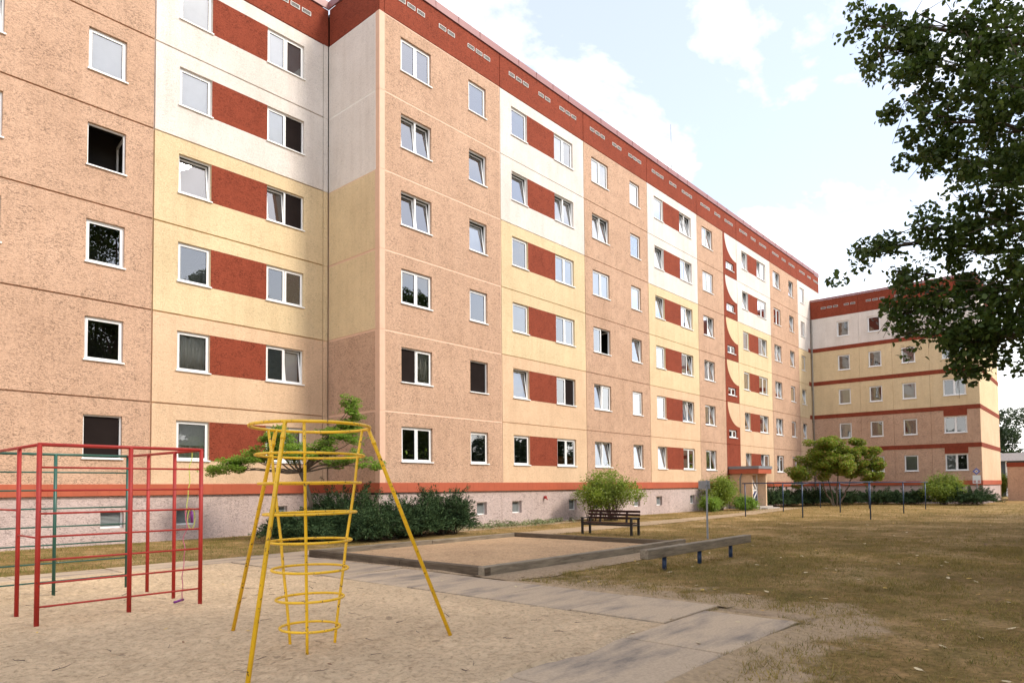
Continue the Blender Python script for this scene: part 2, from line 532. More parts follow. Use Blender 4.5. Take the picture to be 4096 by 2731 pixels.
M['lawn'] = mat_lawn()
M['sand'] = mat_sand('play_sand', (0.63, 0.465, 0.298), 0.8)
M['pitsand'] = mat_sand('pit_sand', (0.58, 0.385, 0.225), 0.5)
M['slab'] = mat_slab()
M['path'] = mat_sand('trodden_path', (0.41, 0.30, 0.195), 0.5)
M['beamw'] = mat_wood('weathered_timber', (0.165, 0.128, 0.09), (0.37, 0.305, 0.22))
M['darkbeam'] = mat_wood('dark_weathered_timber', (0.075, 0.052, 0.033), (0.19, 0.145, 0.10))
M['bark'] = mat_wood('bark', (0.07, 0.05, 0.035), (0.20, 0.155, 0.115), (10, 10, 2))

# ------------------------------------------------------------------ ground
GX = 600
gb = MB()
gb.poly([(-GX, -GX, 0), (GX, -GX, 0), (GX, GX, 0), (-GX, GX, 0)])
tag(gb.build('lawn', M['lawn']), 'dry brownish green lawn around the playground', kind='structure')

def sand_sheet(name, x0, x1, y0, y1, step, z, amp, mat, seed, parent=None, edge=0.25, mound=0.0):
    nx, ny = int((x1 - x0) / step) + 1, int((y1 - y0) / step) + 1
    xs, ys = np.linspace(x0, x1, nx), np.linspace(y0, y1, ny)
    V = []
    for y in ys:
        for x in xs:
            p = Vector((x, y, seed))
            h = noise.noise(p * 0.9) * 0.6 + noise.noise(p * 3.1) * 0.4 + noise.noise(p * 6.5) * 0.5 + noise.noise(p * 12.0) * 0.35 - 0.5 * max(0, noise.noise(p * 4.6 + Vector((9, 3, 0))) - 0.25)
            e = min(x - x0, x1 - x, y - y0, y1 - y)
            k = min(1.0, e / edge)
            mo = mound * math.sin(math.pi * (x - x0) / (x1 - x0)) * math.sin(math.pi * (y - y0) / (y1 - y0))
            V.append((x, y, z + (h * amp + mo) * k))
    F = [(j * nx + i, j * nx + i + 1, (j + 1) * nx + i + 1, (j + 1) * nx + i) for j in range(ny - 1) for i in range(nx - 1)]
    me = bpy.data.meshes.new(name)
    me.from_pydata(V, [], F)
    me.materials.append(mat)
    me.polygons.foreach_set('use_smooth', [True] * len(F))
    me.update()
    return place(name, me, parent)

tag(sand_sheet('sand', -17.0, -7.56, -14.83, -4.72, 0.04, 0.030, 0.040, M['sand'], 3.1), 'pale trodden sand under the climbing frames', kind='structure')

# concrete slabs round the sand
pav = MB()
pav.poly([(-20, -15.97, 0.004), (-6.0, -15.97, 0.004), (-6.0, -3.7, 0.004), (-20, -3.7, 0.004)])
pavo = tag(pav.build('pavement', M['path']), 'sandy bed below the concrete slabs', kind='structure')
def slab(x0, x1, y0, y1):
    j = 0.016
    cx, cy = (x0 + x1) / 2, (y0 + y1) / 2
    m = MB().cbox(x0 - cx + j, x1 - cx - j, y0 - cy + j, y1 - cy - j, -0.06, 0.0, 0.008)
    o = m.build('slab', M['slab'], pavo)
    o.location = (cx + random.uniform(-.01, .01), cy, 0.042 + random.uniform(-.006, .008))
    o.rotation_euler = (R(random.uniform(-.35, .35)), R(random.uniform(-.35, .35)), R(random.uniform(-.4, .4)))
ys = [-4.75, -6.6, -8.5, -10.4, -12.1, -13.5, -14.82]
for a, b_ in zip(ys[1:], ys[:-1]):
    slab(-7.55, -6.0 if a > -10.5 else -6.15, a, b_)
x = -17.6
while x < -5.5:
    slab(x, x + 1.6, -4.73, -3.8)
    x += 1.6
for x0, x1 in ((-13.6, -11.9), (-11.9, -10.2), (-10.2, -8.45), (-8.45, -6.6)):
    slab(x0, x1, -15.95, -14.84)

# trodden path to the entrance
def strip(name, pts_lo, pts_hi, z, mat, seed, label):
    """irregular-edged strip between two polylines running in x"""
    V, F = [], []
    n = 160
    for i in range(n + 1):
        t = i / n
        def at(pl):
            s = t * (len(pl) - 1); k = min(int(s), len(pl) - 2); f = s - k
            return pl[k][0] * (1 - f) + pl[k + 1][0] * f, pl[k][1] * (1 - f) + pl[k + 1][1] * f
        a, b_ = at(pts_lo), at(pts_hi)
        ja = noise.noise(Vector((a[0] * 1.7, seed, 0))) * 0.13
        jb = noise.noise(Vector((b_[0] * 1.7, seed + 9, 0))) * 0.13
        V += [(a[0], a[1] + ja, z), (b_[0], b_[1] + jb, z)]
    for i in range(n):
        F.append((2 * i, 2 * i + 2, 2 * i + 3, 2 * i + 1))
    me = bpy.data.meshes.new(name); me.from_pydata(V, [], F); me.materials.append(mat); me.update()
    return tag(place(name, me), label, kind='structure')
strip('footpath', [(-5.4, -4.85), (2, -4.95), (9.5, -5.0), (14, -4.9), (20.7, -4.6), (24, -4.2), (27, -3.9), (32, -3.6)],
      [(-5.4, -3.7), (2, -3.5), (9.5, -3.45), (14, -3.6), (20.7, -3.3), (24, -2.9), (27, -2.4), (32, -2.0)], 0.010, M['path'], 2.0, 'narrow worn footpath leading to the entrance')
strip('worn_ground', [(-5.9, -11.25), (-3.5, -11.25), (-1, -11.1), (1, -10.9), (2.5, -10.7)],
      [(-5.9, -10.2), (-3.5, -10.2), (-1, -10.2), (1, -10.3), (2.5, -10.5)], 0.014, M['path'], 5.0, 'bare sandy strip beside the sandpit timber')
def ragged(name, a, b_, side, z_in, wmin, wamp, mat, seed, label, wout=0.28, n=150):
    """earth or sand creeping over a slab edge: a-b runs along the edge, side = unit vector pointing over the slab"""
    V, F = [], []
    for i in range(n + 1):
        t = i / n
        x, y = a[0] + (b_[0] - a[0]) * t, a[1] + (b_[1] - a[1]) * t
        q = t * math.hypot(b_[0] - a[0], b_[1] - a[1])
        wv = wmin + wamp * (noise.noise(Vector((q * 1.3, seed, 0))) + .35 * noise.noise(Vector((q * 3.1, seed, 3))) + .10 * noise.noise(Vector((q * 11, seed, 5))))
        wv = max(0.03, wv)
        tp_ = min(1, 6 * t, 6 * (1 - t)); wv *= tp_
        V += [(x + side[0] * wv, y + side[1] * wv, 0.028), (x, y, 0.02 + 0.042 * tp_), (x - side[0] * wout, y - side[1] * wout, 0.002)]
    for i in range(n):
        for k in range(2):
            F.append((3 * i + k, 3 * i + k + 1, 3 * i + k + 4, 3 * i + k + 3))
    me = bpy.data.meshes.new(name); me.from_pydata(V, [], F); me.materials.append(mat); me.update()
    return tag(place(name, me), label, kind='structure')
ragged('soil_edge', (-12.0, -15.97), (-6.55, -15.97), (0, 1), 0.045, 0.05, 0.13, M['lawn'], 1.0, 'earth creeping over the front edge of the slabs')
ragged('soil_edge', (-6.58, -16.0), (-6.58, -14.8), (-1, 0), 0.045, 0.04, 0.13, M['lawn'], 2.0, 'earth creeping over the outer end of the slabs')
ragged('soil_edge', (-6.12, -14.9), (-6.05, -11.0), (-1, 0), 0.045, 0.05, 0.2, M['lawn'], 3.0, 'earth creeping over the lawn side of the slabs')
ragged('sand_drift', (-13.4, -14.86), (-7.5, -14.8), (0, -1), 0.043, 0.12, 0.22, M['sand'], 4.0, 'sand drifted over the front slabs', 0.15)
ragged('sand_drift', (-5.9, -10.4), (-6.0, -4.9), (-1, 0), 0.043, 0.05, 0.2, M['path'], 5.0, 'sandy dirt drifted beside the sandpit timber', 0.1)
strip('planting_bed', [(1.5, -1.6), (4, -1.5), (8, -1.3), (10.5, -1.2)], [(1.5, 0.02), (4, 0.02), (8, 0.02), (10.5, 0.02)], 0.008, M['path'], 8.0, 'bare earth bed along the plinth')

# ------------------------------------------------------------------ buildings
L0 = 1.4
LV = lambda k: L0 + 2.8 * k
WZ0, WZ1 = 1.05, 2.31                  # window opening above storey level

def panel_mesh(wd, ht, holes, mi_fn, j=0.018, jd=0.03, flange=None, reveal=0.15, rmat=0):
    """panel in local x (0..wd), z (0..ht), y = depth inwards; holes: (x0,x1,z0,z1). material index from mi_fn(cx,cz)"""
    mb = MB()
    xs = sorted(set([j, wd - j] + [h[0] for h in holes] + [h[1] for h in holes]))
    zs = sorted(set([j, ht - j] + [h[2] for h in holes] + [h[3] for h in holes]))
    for i in range(len(xs) - 1):
        for k in range(len(zs) - 1):
            cx, cz = (xs[i] + xs[i + 1]) / 2, (zs[k] + zs[k + 1]) / 2
            if any(h[0] < cx < h[1] and h[2] < cz < h[3] for h in holes):
                continue
            mb.poly([(xs[i], 0, zs[k]), (xs[i + 1], 0, zs[k]), (xs[i + 1], 0, zs[k + 1]), (xs[i], 0, zs[k + 1])], mi_fn(cx, cz))
    for (a, b_, c, d) in holes:
        q = [(a, c), (a, d), (b_, d), (b_, c)]
        for i in range(4):
            p0, p1 = q[i], q[(i + 1) % 4]
            mb.poly([(p0[0], 0, p0[1]), (p0[0], reveal, p0[1]), (p1[0], reveal, p1[1]), (p1[0], 0, p1[1])], rmat)
    ins = [(j, j), (wd - j, j), (wd - j, ht - j), (j, ht - j)]
    e = j * 0.55
    mid = [(e, e), (wd - e, e), (wd - e, ht - e), (e, ht - e)]
    out = [(0, 0), (wd, 0), (wd, ht), (0, ht)]
    fm = flange if flange is not None else 0
    for i in range(4):
        k = (i + 1) % 4
        mb.poly([(ins[i][0], 0, ins[i][1]), (mid[i][0], jd, mid[i][1]), (mid[k][0], jd, mid[k][1]), (ins[k][0], 0, ins[k][1])], fm)
        mb.poly([(mid[i][0], jd, mid[i][1]), (out[i][0], jd, out[i][1]), (out[k][0], jd, out[k][1]), (mid[k][0], jd, mid[k][1])], fm)
    return mb

MESHC = {}
def cached(key, fn):
    if key not in MESHC:
        MESHC[key] = fn()
    return MESHC[key]

def frame_mb(x0, x1, z0, z1, wdt, y0, y1, m=0):
    mb = MB()
    mb.box(x0, x0 + wdt, y0, y1, z0, z1, m)
    mb.box(x1 - wdt, x1, y0, y1, z0, z1, m)
    mb.box(x0 + wdt, x1 - wdt, y0, y1, z0, z0 + wdt, m)
    mb.box(x0 + wdt, x1 - wdt, y0, y1, z1 - wdt, z1, m)
    return mb

def mk_sash(sw, sh):
    def f():
        a = frame_mb(0, sw, 0, sh, 0.062, 0.0, 0.05)
        g = frame_mb(0.062, sw - 0.062, 0.062, sh - 0.062, 0.01, 0.012, 0.04, 1)
        n = len(a.v); a.v += g.v; a.f += [tuple(i + n for i in q) for q in g.f]; a.m += g.m
        return a.mesh('sash', [M['upvc'], M['gasket']])
    return cached(('sash', round(sw, 3), round(sh, 3)), f)

def mk_pane(sw, sh):
    return cached(('pane', round(sw, 3), round(sh, 3)), lambda: (lambda mb: (mb.poly([(0.06, 0.022, 0.06), (sw - 0.06, 0.022, 0.06), (sw - 0.06, 0.022, sh - 0.06), (0.06, 0.022, sh - 0.06)]), mb.mesh('pane', M['glass']))[1])(MB()))

def mk_blind(sw, sh, top, bot, mat):
    def f():
        mb = MB()
        z = sh * top
        mb.box(0.04, sw - 0.04, -0.012, 0.012, z - 0.035, z)
        z -= 0.035
        while z > sh * bot + 0.02:
            T = Matrix.Translation((0, 0, z)) @ Matrix.Rotation(R(28), 4, 'X')
            mb.box(0.045, sw - 0.045, -0.014, 0.014, -0.0012, 0.0012, 0, T)
            z -= 0.024
        return mb.mesh('blind', M[mat])
    return cached(('bl', round(sw, 3), round(sh, 3), top, bot, mat), f)

def mk_sheet(sw, sh, top, bot, mat, wave):
    def f():
        V, F = [], []
        n = 40
        for i in range(n + 1):
            x = 0.03 + (sw - 0.06) * i / n
            y = wave * math.sin(i * 1.25) + wave * 0.6 * math.sin(i * 0.47 + 1)
            V += [(x, y, sh * bot), (x, y, sh * top), (x, y + 0.006, sh * bot), (x, y + 0.006, sh * top)]
        for i in range(n):
            a, b_ = 4 * i, 4 * i + 4
            F += [(a, b_, b_ + 1, a + 1), (a + 3, b_ + 3, b_ + 2, a + 2), (a + 1, b_ + 1, b_ + 3, a + 3), (a + 2, b_ + 2, b_, a)]
        me = bpy.data.meshes.new('curtain'); me.from_pydata(V, [], F); me.materials.append(M[mat]); me.update()
        if wave: me.polygons.foreach_set('use_smooth', [True] * len(F))
        return me
    return cached(('sh', round(sw, 3), round(sh, 3), top, bot, mat, wave), f)

def window(parent, O, rz, x0, x1, z0, z1, spec):
    """window in a reveal; O world origin of the facade plane, rz its rotation; local x0..x1, z0..z1; spec: list of sash codes"""
    wd, ht = x1 - x0, z1 - z0
    Rm = Matrix.Rotation(rz, 4, 'Z')
    base = Vector(O) + (Rm @ Vector((x0, 0, 0)))
    n = len(spec)
    D = 0.085
    def outer():
        mb = frame_mb(0, wd, 0, ht, 0.045, 0, 0.06)
        if n == 2:
            mb.box(wd / 2 - 0.03, wd / 2 + 0.03, 0.002, 0.058, 0.045, ht - 0.045)
        return mb.mesh('window', M['upvc'])
    wo = place('window', cached(('win', round(wd, 3), round(ht, 3), n), outer), parent)
    wo.location = (base.x + (Rm @ Vector((0, D, 0))).x, base.y + (Rm @ Vector((0, D, 0))).y, O[2] + z0)
    wo.rotation_euler = (0, 0, rz)
    sill = cached(('sill', round(wd, 3)), lambda: MB().cbox(-0.035, wd + 0.035, -0.135, 0.01, -0.018, 0.026, 0.006).mesh('sill', M['sill']))
    place('sill', sill, wo)
    sw = (wd - 0.08) / n if n == 1 else (wd - 0.08 - 0.02) / 2
    sh = ht - 0.08
    for i, code in enumerate(spec):
        sx = 0.04 + i * (sw + 0.02)
        st, bk = code[0], code[1]
        if st in 'pt':
            ang = -R(random.uniform(6.5, 8.5)) if st == 't' else R(random.uniform(-.25, .25))
            rr = (ang, 0, R(random.uniform(-.3, .3)) if st == 'p' else 0)
            s = place('sash', mk_sash(sw, sh), wo, (sx, -0.012, 0.04), rot=rr)
            place('pane', mk_pane(sw, sh), wo, (sx, -0.012, 0.04), rot=rr)
        elif st == 'o':          # swung inwards, hinged right
            T = (sx + sw, 0.0, 0.04)
            s = place('sash', cached(('sash_o', round(sw, 3), round(sh, 3)), lambda: (lambda a: a.mesh('sash', M['upvc']))(frame_mb(-sw, 0, 0, sh, 0.062, 0, 0.05))), wo, T, rz=-R(97))
        yb = 0.20 if st == 't' else 0.046
        if bk == 'w': place('blind', mk_sheet(sw, sh, 0.99, 0.02, 'blind', 0.0), wo, (sx, yb, 0.04))
        elif bk == 's': place('blind', mk_blind(sw, sh, 0.99, 0.02, 'blind'), wo, (sx, yb, 0.04))
        elif bk == 'g': place('blind', mk_blind(sw, sh, 0.99, 0.02, 'greyblind'), wo, (sx, yb, 0.04))
        elif bk == 'G': place('blind', mk_sheet(sw, sh, 0.99, 0.02, 'greyblind', 0.0), wo, (sx, yb, 0.04))
        elif bk == 'v': place('blind', mk_blind(sw, sh, 0.99, 0.02, 'violet'), wo, (sx, yb, 0.04))
        elif bk == 'h': place('blind', mk_sheet(sw, sh, 0.99, 0.38, 'blind', 0.0), wo, (sx, yb, 0.04)); 
        elif bk == 'r': place('blind', mk_sheet(sw, sh, 0.36, 0.02, 'orange', 0.0), wo, (sx, yb, 0.04))
        elif bk == 'c': place('curtain', mk_sheet(sw, sh, 0.99, 0.0, 'curtain', 0.022), wo, (sx, yb + 0.035, 0.04))
        elif bk == 'x': place('screen', mk_sheet(sw, sh, 0.99, 0.02, 'screen', 0.0), wo, (sx, 0.02, 0.04))
        if bk == 'h' : place('curtain', mk_sheet(sw, sh, 0.45, 0.0, 'curtain', 0.03), wo, (sx, yb + 0.09, 0.04))
    return wo

RW = random.Random(21)
def rnd(n, tilt=0.45):
    out = []
    for i in range(n):
        st = 't' if RW.random() < tilt else 'p'
        out.append(st + RW.choice('--wcs-w-cG'))
    if n == 2 and out[0][0] == 't': out[1] = ('t' if RW.random() < .75 else 'p') + out[1][1]
    return out

def vent_mesh():
    mb = frame_mb(0, 0.37, 0, 0.16, 0.02, -0.014, 0.01)
    mb.box(0.02, 0.35, -0.002, 0.004, 0.02, 0.13, 1)
    for k in range(2):
        z = 0.055 + k * 0.042
        mb.box(0.028, 0.342, -0.010, -0.003, z, z + 0.008, 0)
    return mb.mesh('vent', [M['vent'], M['ventdark']])
VENT = vent_mesh()
VPOS = [0.58, 1.04, 1.50, 2.58, 3.04, 4.12, 4.58, 5.04]

def bay(parent, O, rz, xa, xb, storey, mats, wins, specs, redfield=None, j=0.018, jd=0.03, seal=None):
    """one facade panel with its windows; xa..xb local, wins list of (x0,x1), redfield (x0,x1)"""
    Rm = Matrix.Rotation(rz, 4, 'Z')
    z = LV(storey)
    holes = [(w0 - xa, w1 - xa, WZ0, WZ1) for (w0, w1) in wins]
    base_i = 0
    def mi(cx, cz):
        if redfield and redfield[0] - xa < cx < redfield[1] - xa and WZ0 < cz < WZ1:
            return 1
        return 0
    ml = [M[mats], M['red']] + ([M[seal]] if seal else [])
    mb = panel_mesh(xb - xa, 2.8, holes, mi, j, jd, 2 if seal else None)
    p = Vector(O) + Rm @ Vector((xa, 0, 0))
    mb.build('wall_panel', ml, parent, loc=(p.x, p.y, z), rz=rz)
    for (w0, w1), sp in zip(wins, specs):
        window(parent, (O[0], O[1], z), rz, w0, w1, WZ0, WZ1, sp)

def colour(s): return ('lpeach', 'lpeach', 'yellow', 'yellow', 'white', 'white')[s]

bld = empty('apartment_building', (0, 0, 0))
tag(bld, 'long six storey peach, yellow and white panel apartment block with red parapet', 'building')
OB, OA = (0, 0, 0), (0, 3.07, 0)
# -- set window states (sash codes) bottom storey first
SP = {
 ('B0', 0): [['p-', 'p-'], ['ox', 'pc'], ['p-', 'p-'], ['t-', 't-'], ['t-', 't-'], ['p-', 'p-']],
 ('B0', 1): [['pv'], ['ox'], ['p-'], ['tw'], ['t-'], ['p-']],
 ('B1', 0): [['p-'], ['tw'], ['pw'], ['p-'], ['t-'], ['p-']],
 ('B1', 1): [['pr', 'pr'], ['p-', 'ox'], ['p-', 'pw'], ['pw', 'pw'], ['t-', 't-'], ['pw', 'p-']],
 ('B2', 0): [['tc', 'tc'], ['t-', 'p-'], ['p-', 'o-'], ['pw', 'pw'], ['t-', 't-'], ['pw', 'p-']],
 ('B2', 1): [['tc'], ['pw'], ['t-'], ['pw'], ['ps'], ['pw']],
 ('A1', 0): [['ph'], ['pc'], ['ps'], ['ts'], ['pw'], ['pw']],  # white blinds of the top two storeys added to brighten the panes
 ('A1', 1): [['pc', 'pc'], ['pG', 'tw'], ['pg', 'ps'], ['t-', 'ox'], ['pw', 'ox'], ['pw', 'pG']],  # upper white blinds likewise put in for brightness
 ('A0', 1): [['ox'], ['p-'], ['p-'], ['o-'], ['pw'], ['pw']],
}
def spec(k, i, s, n):
    if (k, i) in SP: return SP[(k, i)][s]
    return rnd(n)
J = lambda k: 0.22 + 6 * k
for s in range(6):
    c = colour(s)
    bay(bld, OB, 0, 0.22, J(1), s, 'peach', [(0.95, 2.40), (4.38, 5.38)], [spec('B0', 0, s, 2), spec('B0', 1, s, 1)], None, 0.036, 0.010, 'seal')
    bay(bld, OB, 0, J(1), J(2), s, c, [(6.93, 7.97), (9.90, 11.34)], [spec('B1', 0, s, 1), spec('B1', 1, s, 2)], (7.97, 9.90))
    bay(bld, OB, 0, J(2), J(3), s, 'peach', [(12.88, 14.37), (16.42, 17.42)], [spec('B2', 0, s, 2), spec('B2', 1, s, 1)])
    bay(bld, OB, 0, J(3), J(4), s, c, [(18.97, 20.0), (21.95, 23.44)], [spec('B3', 0, s, 1), spec('B3', 1, s, 2)], (20.0, 21.95))
    bay(bld, OB, 0, J(4), 27.98, s, 'peach', [(24.92, 26.40)], [spec('B4', 0, s, 2)])
    bay(bld, OB, 0, 30.15, J(6), s, c, [(31.0, 31.98), (33.70, 35.34)], [spec('B5', 0, s, 1), spec('B5', 1, s, 2)], (31.98, 33.70))
    bay(bld, OB, 0, J(6), J(7), s, 'peach', [(36.84, 38.28), (40.17, 41.2)], [spec('B6', 0, s, 2), spec('B6', 1, s, 1)])
    bay(bld, OB, 0, J(7), 45.2 if s < 5 else 47.75, s, c, [(42.82, 43.82)], [spec('B7', 0, s, 1)])
    # set-back part on the left
    bay(bld, OA, 0, -6.18, -0.22, s, c, [(-5.44, -4.41), (-2.47, -1.03)], [spec('A1', 0, s, 1), spec('A1', 1, s, 2)], (-4.41, -2.47), 0.024, 0.06)
    bay(bld, OA, 0, -12.18, -6.18, s, 'peach', [(-11.40, -9.96), (-7.98, -6.97)], [spec('A0', 0, s, 2), spec('A0', 1, s, 1)], None, 0.024, 0.06)
    bay(bld, OA, 0, -18.18, -12.18, s, c, [], [], None, 0.024, 0.06)
    MB_ = panel_mesh(0.2, 2.8, [], lambda a, b_: 0, 0.008, 0.03)
    MB_.build('corner_strip', M[c], bld, loc=(-0.22, 3.068, LV(s)))
    # return wall between the two planes and its corner strip
    mb = panel_mesh(2.86, 2.8, [], lambda a, b_: 0, 0.04, 0.010, 1)
    mb.build('wall_panel', [M['peach'] if s < 2 else M[c], M['sealw'] if s > 3 else M['seal']], bld, loc=(0.002, 3.07, LV(s)), rz=-math.pi / 2)
    mb = panel_mesh(0.22, 2.8, [], lambda a, b_: 0, 0.004, 0.01)
    mb.build('corner_strip', M['seal'], bld, loc=(0.0, -0.004, LV(s)))
    mb = panel_mesh(0.21, 2.8, [], lambda a, b_: 0, 0.004, 0.01)
    mb.build('corner_strip', M['seal'], bld, loc=(-0.004, 0.21, LV(s)), rz=-math.pi / 2)
# -- stair tower strip
for s in range(6):
    z = LV(s)
    x0, x1 = 27.98, 30.15
    hole = [(0.42, 1.66, 0.44, 0.98)] if s > 0 else []
    mb = panel_mesh(x1 - x0, 2.8, hole, lambda a, b_: 0, 0.012, 0.03)
    mb.build('wall_panel', M['red'], bld, loc=(x0, 0, z))
    if s > 0:
        window(bld, (0, 0, z), 0, x0 + 0.42, x0 + 1.66, 0.44, 0.98, ['p-', 'p-'])
        f = MB()
        pts = [(0.26 + 1.88 * (1 - math.cos(t)), 1.20 + 1.58 * (1 - math.sin(t))) for t in np.linspace(0, math.pi / 2, 20)]
        # quarter ellipse: from (0.26, top) to (2.14, 1.20)
        pts = [(2.14 - 1.88 * math.cos(t), 2.78 - 1.58 * math.sin(t)) for t in np.linspace(0, math.pi / 2, 20)]
        outl = pts + [(2.14, 2.78)]
        f.poly([(a, -0.004, b_) for a, b_ in outl])
        for i in range(len(outl)):
            k = (i + 1) % len(outl)
            f.poly([(outl[i][0], -0.004, outl[i][1]), (outl[i][0], 0.0, outl[i][1]), (outl[k][0], 0.0, outl[k][1]), (outl[k][0], -0.004, outl[k][1])])
        f.build('painted_curve', M[colour(s)], bld, loc=(x0, 0, z))
# -- parapets, coping and vents
def parapet(parent, O, rz, xa, xb, zb, h, vents=True, cop=0.30, j=0.02, seed=0):
    Rm = Matrix.Rotation(rz, 4, 'Z')
    p = Vector(O) + Rm @ Vector((xa, 0, 0))
    mb = panel_mesh(xb - xa, h, [], lambda a, b_: 0, j, 0.025)
    mb.build('parapet_panel', M['red'], parent, loc=(p.x, p.y, zb), rz=rz)
    mb = MB()
    mb.poly([(0, -0.05, 0), (xb - xa, -0.05, 0), (xb - xa, -0.035, cop), (0, -0.035, cop)])
    mb.poly([(0, -0.035, cop), (xb - xa, -0.035, cop), (xb - xa, 0.42, cop + 0.02), (0, 0.42, cop + 0.02)])
    mb.poly([(0, 0.0, 0.0), (xb - xa, 0.0, 0.0), (xb - xa, -0.05, 0.0), (0, -0.05, 0)])
    n = int((xb - xa) / 1.5)
    for i in range(1, n + 1):
        xx = (xb - xa) * i / (n + 1)
        mb.box(xx, xx + 0.02, -0.056, -0.04, 0.002, cop - 0.002)
    mb.build('coping', M['coping'], parent, loc=(p.x, p.y, zb + h), rz=rz)
    if vents:
        for v in VPOS:
            if v + 0.4 < xb - xa:
                q = Vector(O) + Rm @ Vector((xa + v, -0.004, 0))
                place('vent', VENT, parent, (q.x, q.y, 18.2 + 0.78 if zb > 17 else zb + 0.78), rz)
PZ = LV(6)
parapet(bld, OB, 0, 0.22, J(1), PZ, 1.42)
for k in range(1, 4): parapet(bld, OB, 0, J(k), J(k + 1), PZ, 1.42)
parapet(bld, OB, 0, J(4), 30.15, PZ, 1.42)
parapet(bld, OB, 0, 30.15, J(6), PZ, 1.42)
parapet(bld, OB, 0, J(6), J(7), PZ, 1.42)
parapet(bld, OB, 0, J(7), 47.75, PZ, 1.42)
parapet(bld, OA, 0, -6.18, 0.0, PZ, 1.42)
parapet(bld, OA, 0, -12.18, -6.18, PZ, 1.42)
parapet(bld, OA, 0, -18.18, -12.18, PZ, 1.42)
parapet(bld, (0, 3.02, 0), -math.pi / 2, 0.0, 3.01, PZ, 1.42, False)
mb = panel_mesh(0.22, 1.42, [], lambda a, b_: 0, 0.004, 0.01)
mb.build('corner_strip', M['red'], bld, loc=(0.0, -0.004, PZ))
# roof slab, side and back walls, darkened walls standing in for unlit rooms behind the windows
mb = MB()
mb.box(-18.18, -0.02, 3.3, 14.5, PZ + 1.2, PZ + 1.3)
mb.box(0.05, 47.74, 0.3, 11.6, PZ + 1.2, PZ + 1.3)
mb.build('roof', M['roof'], bld)
mb = MB()
mb.box(47.70, 47.749, 0.05, 11.6, LV(5) + 0.01, PZ + 1.4)
mb.box(0.03, 47.7, 11.6, 11.75, 0.0, PZ + 1.4)
mb.box(-18.18, 0.02, 14.5, 14.65, 0, PZ + 1.4)
mb.box(-18.3, -18.185, 3.1, 14.5, 0, PZ + 1.4)
mb.build('side_wall', M['lpeach'], bld)
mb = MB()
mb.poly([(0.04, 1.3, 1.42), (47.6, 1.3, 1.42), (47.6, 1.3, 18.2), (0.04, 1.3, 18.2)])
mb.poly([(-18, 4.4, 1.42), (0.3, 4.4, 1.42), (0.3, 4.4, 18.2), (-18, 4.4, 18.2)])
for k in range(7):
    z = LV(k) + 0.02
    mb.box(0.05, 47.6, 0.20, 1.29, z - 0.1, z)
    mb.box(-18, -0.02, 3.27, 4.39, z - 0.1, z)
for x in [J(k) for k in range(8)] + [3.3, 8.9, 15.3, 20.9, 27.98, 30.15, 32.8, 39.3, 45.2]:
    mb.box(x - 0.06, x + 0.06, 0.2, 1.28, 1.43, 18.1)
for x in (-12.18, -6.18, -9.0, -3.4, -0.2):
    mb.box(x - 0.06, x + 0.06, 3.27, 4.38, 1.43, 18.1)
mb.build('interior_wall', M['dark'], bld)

# -- plinth with cellar windows, and the red tile band above
def plinth(parent, O, rz, xa, xb, wins, zt=1.4):
    Rm = Matrix.Rotation(rz, 4, 'Z')
    p = Vector(O) + Rm @ Vector((xa, 0.06, 0))
    holes = [(a - xa, b_ - xa, 0.46, 0.96) for a, b_ in wins]
    mb = panel_mesh(xb - xa, zt + 0.05, [(a, b_, c + 0.05, d + 0.05) for a, b_, c, d in holes], lambda a, b_: 0, 0.006, 0.02, reveal=0.2)
    mb.build('plinth_panel', M['plinth'], parent, loc=(p.x, p.y, -0.05), rz=rz)
    for a, b_ in wins:
        q = Vector(O) + Rm @ Vector((a, 0.19, 0))
        fo = frame_mb(0, b_ - a, 0, 0.5, 0.045, 0, 0.05).build('cellar_window', M['upvc'], parent, loc=(q.x, q.y, 0.46), rz=rz)
        mm = MB()
        for k in range(11):
            T = Matrix.Translation((0, 0.03, 0.06 + k * 0.037)) @ Matrix.Rotation(R(35), 4, 'X')
            mm.box(0.046, b_ - a - 0.046, -0.02, 0.02, -0.002, 0.002, 0, T)
        mm.build('louvre', M['greyblind'], fo)
        MB().box(0.01, b_ - a - 0.01, 0.06, 0.07, 0.01, 0.49).build('backing', M['dark'], fo)
TILE = MB().cbox(0, 0.299, -0.022, 0.05, 0, 0.335, 0.002).mesh('band_tile', M['band'])
def band(parent, O, rz, xa, xb, z=1.395, me=TILE):
    Rm = Matrix.Rotation(rz, 4, 'Z')
    n = max(1, int(round((xb - xa) / 0.3)))
    for i in range(n):
        x = xa + (xb - xa) * i / n
        p = Vector(O) + Rm @ Vector((x, random.uniform(-.0006, .0006), 0))
        o = place('band_tile', me, parent, (p.x, p.y, z), rz)
        o.scale.x = (xb - xa) / n / 0.3
for k, wv in enumerate([[(1.15, 1.72), (4.76, 5.33)], [(6.86, 7.46), (10.8, 11.4)], [(12.9, 13.5), (16.5, 17.1)], [(18.82, 19.46), (22.80, 23.4)]]):
    plinth(bld, OB, 0, 0.0 if k == 0 else J(k), J(k + 1), wv)
plinth(bld, OB, 0, J(4), 30.2, [(25.0, 25.6)])
plinth(bld, OB, 0, 30.2, J(6), [(34.0, 34.6)])
plinth(bld, OB, 0, J(6), 45.2, [(37.0, 37.6), (40.4, 41.0)])
plinth(bld, OA, 0, -6.18, 0.0, [(-5.38, -4.80), (-2.2, -1.6)])
plinth(bld, OA, 0, -12.18, -6.18, [(-11.0, -10.4), (-7.49, -6.87)])
plinth(bld, OA, 0, -18.18, -12.18, [])
plinth(bld, (0, 3.1, 0), -math.pi / 2, 0, 3.05, [])
band(bld, OB, 0, 0.0, 28.1); band(bld, OB, 0, 30.3, 45.15)
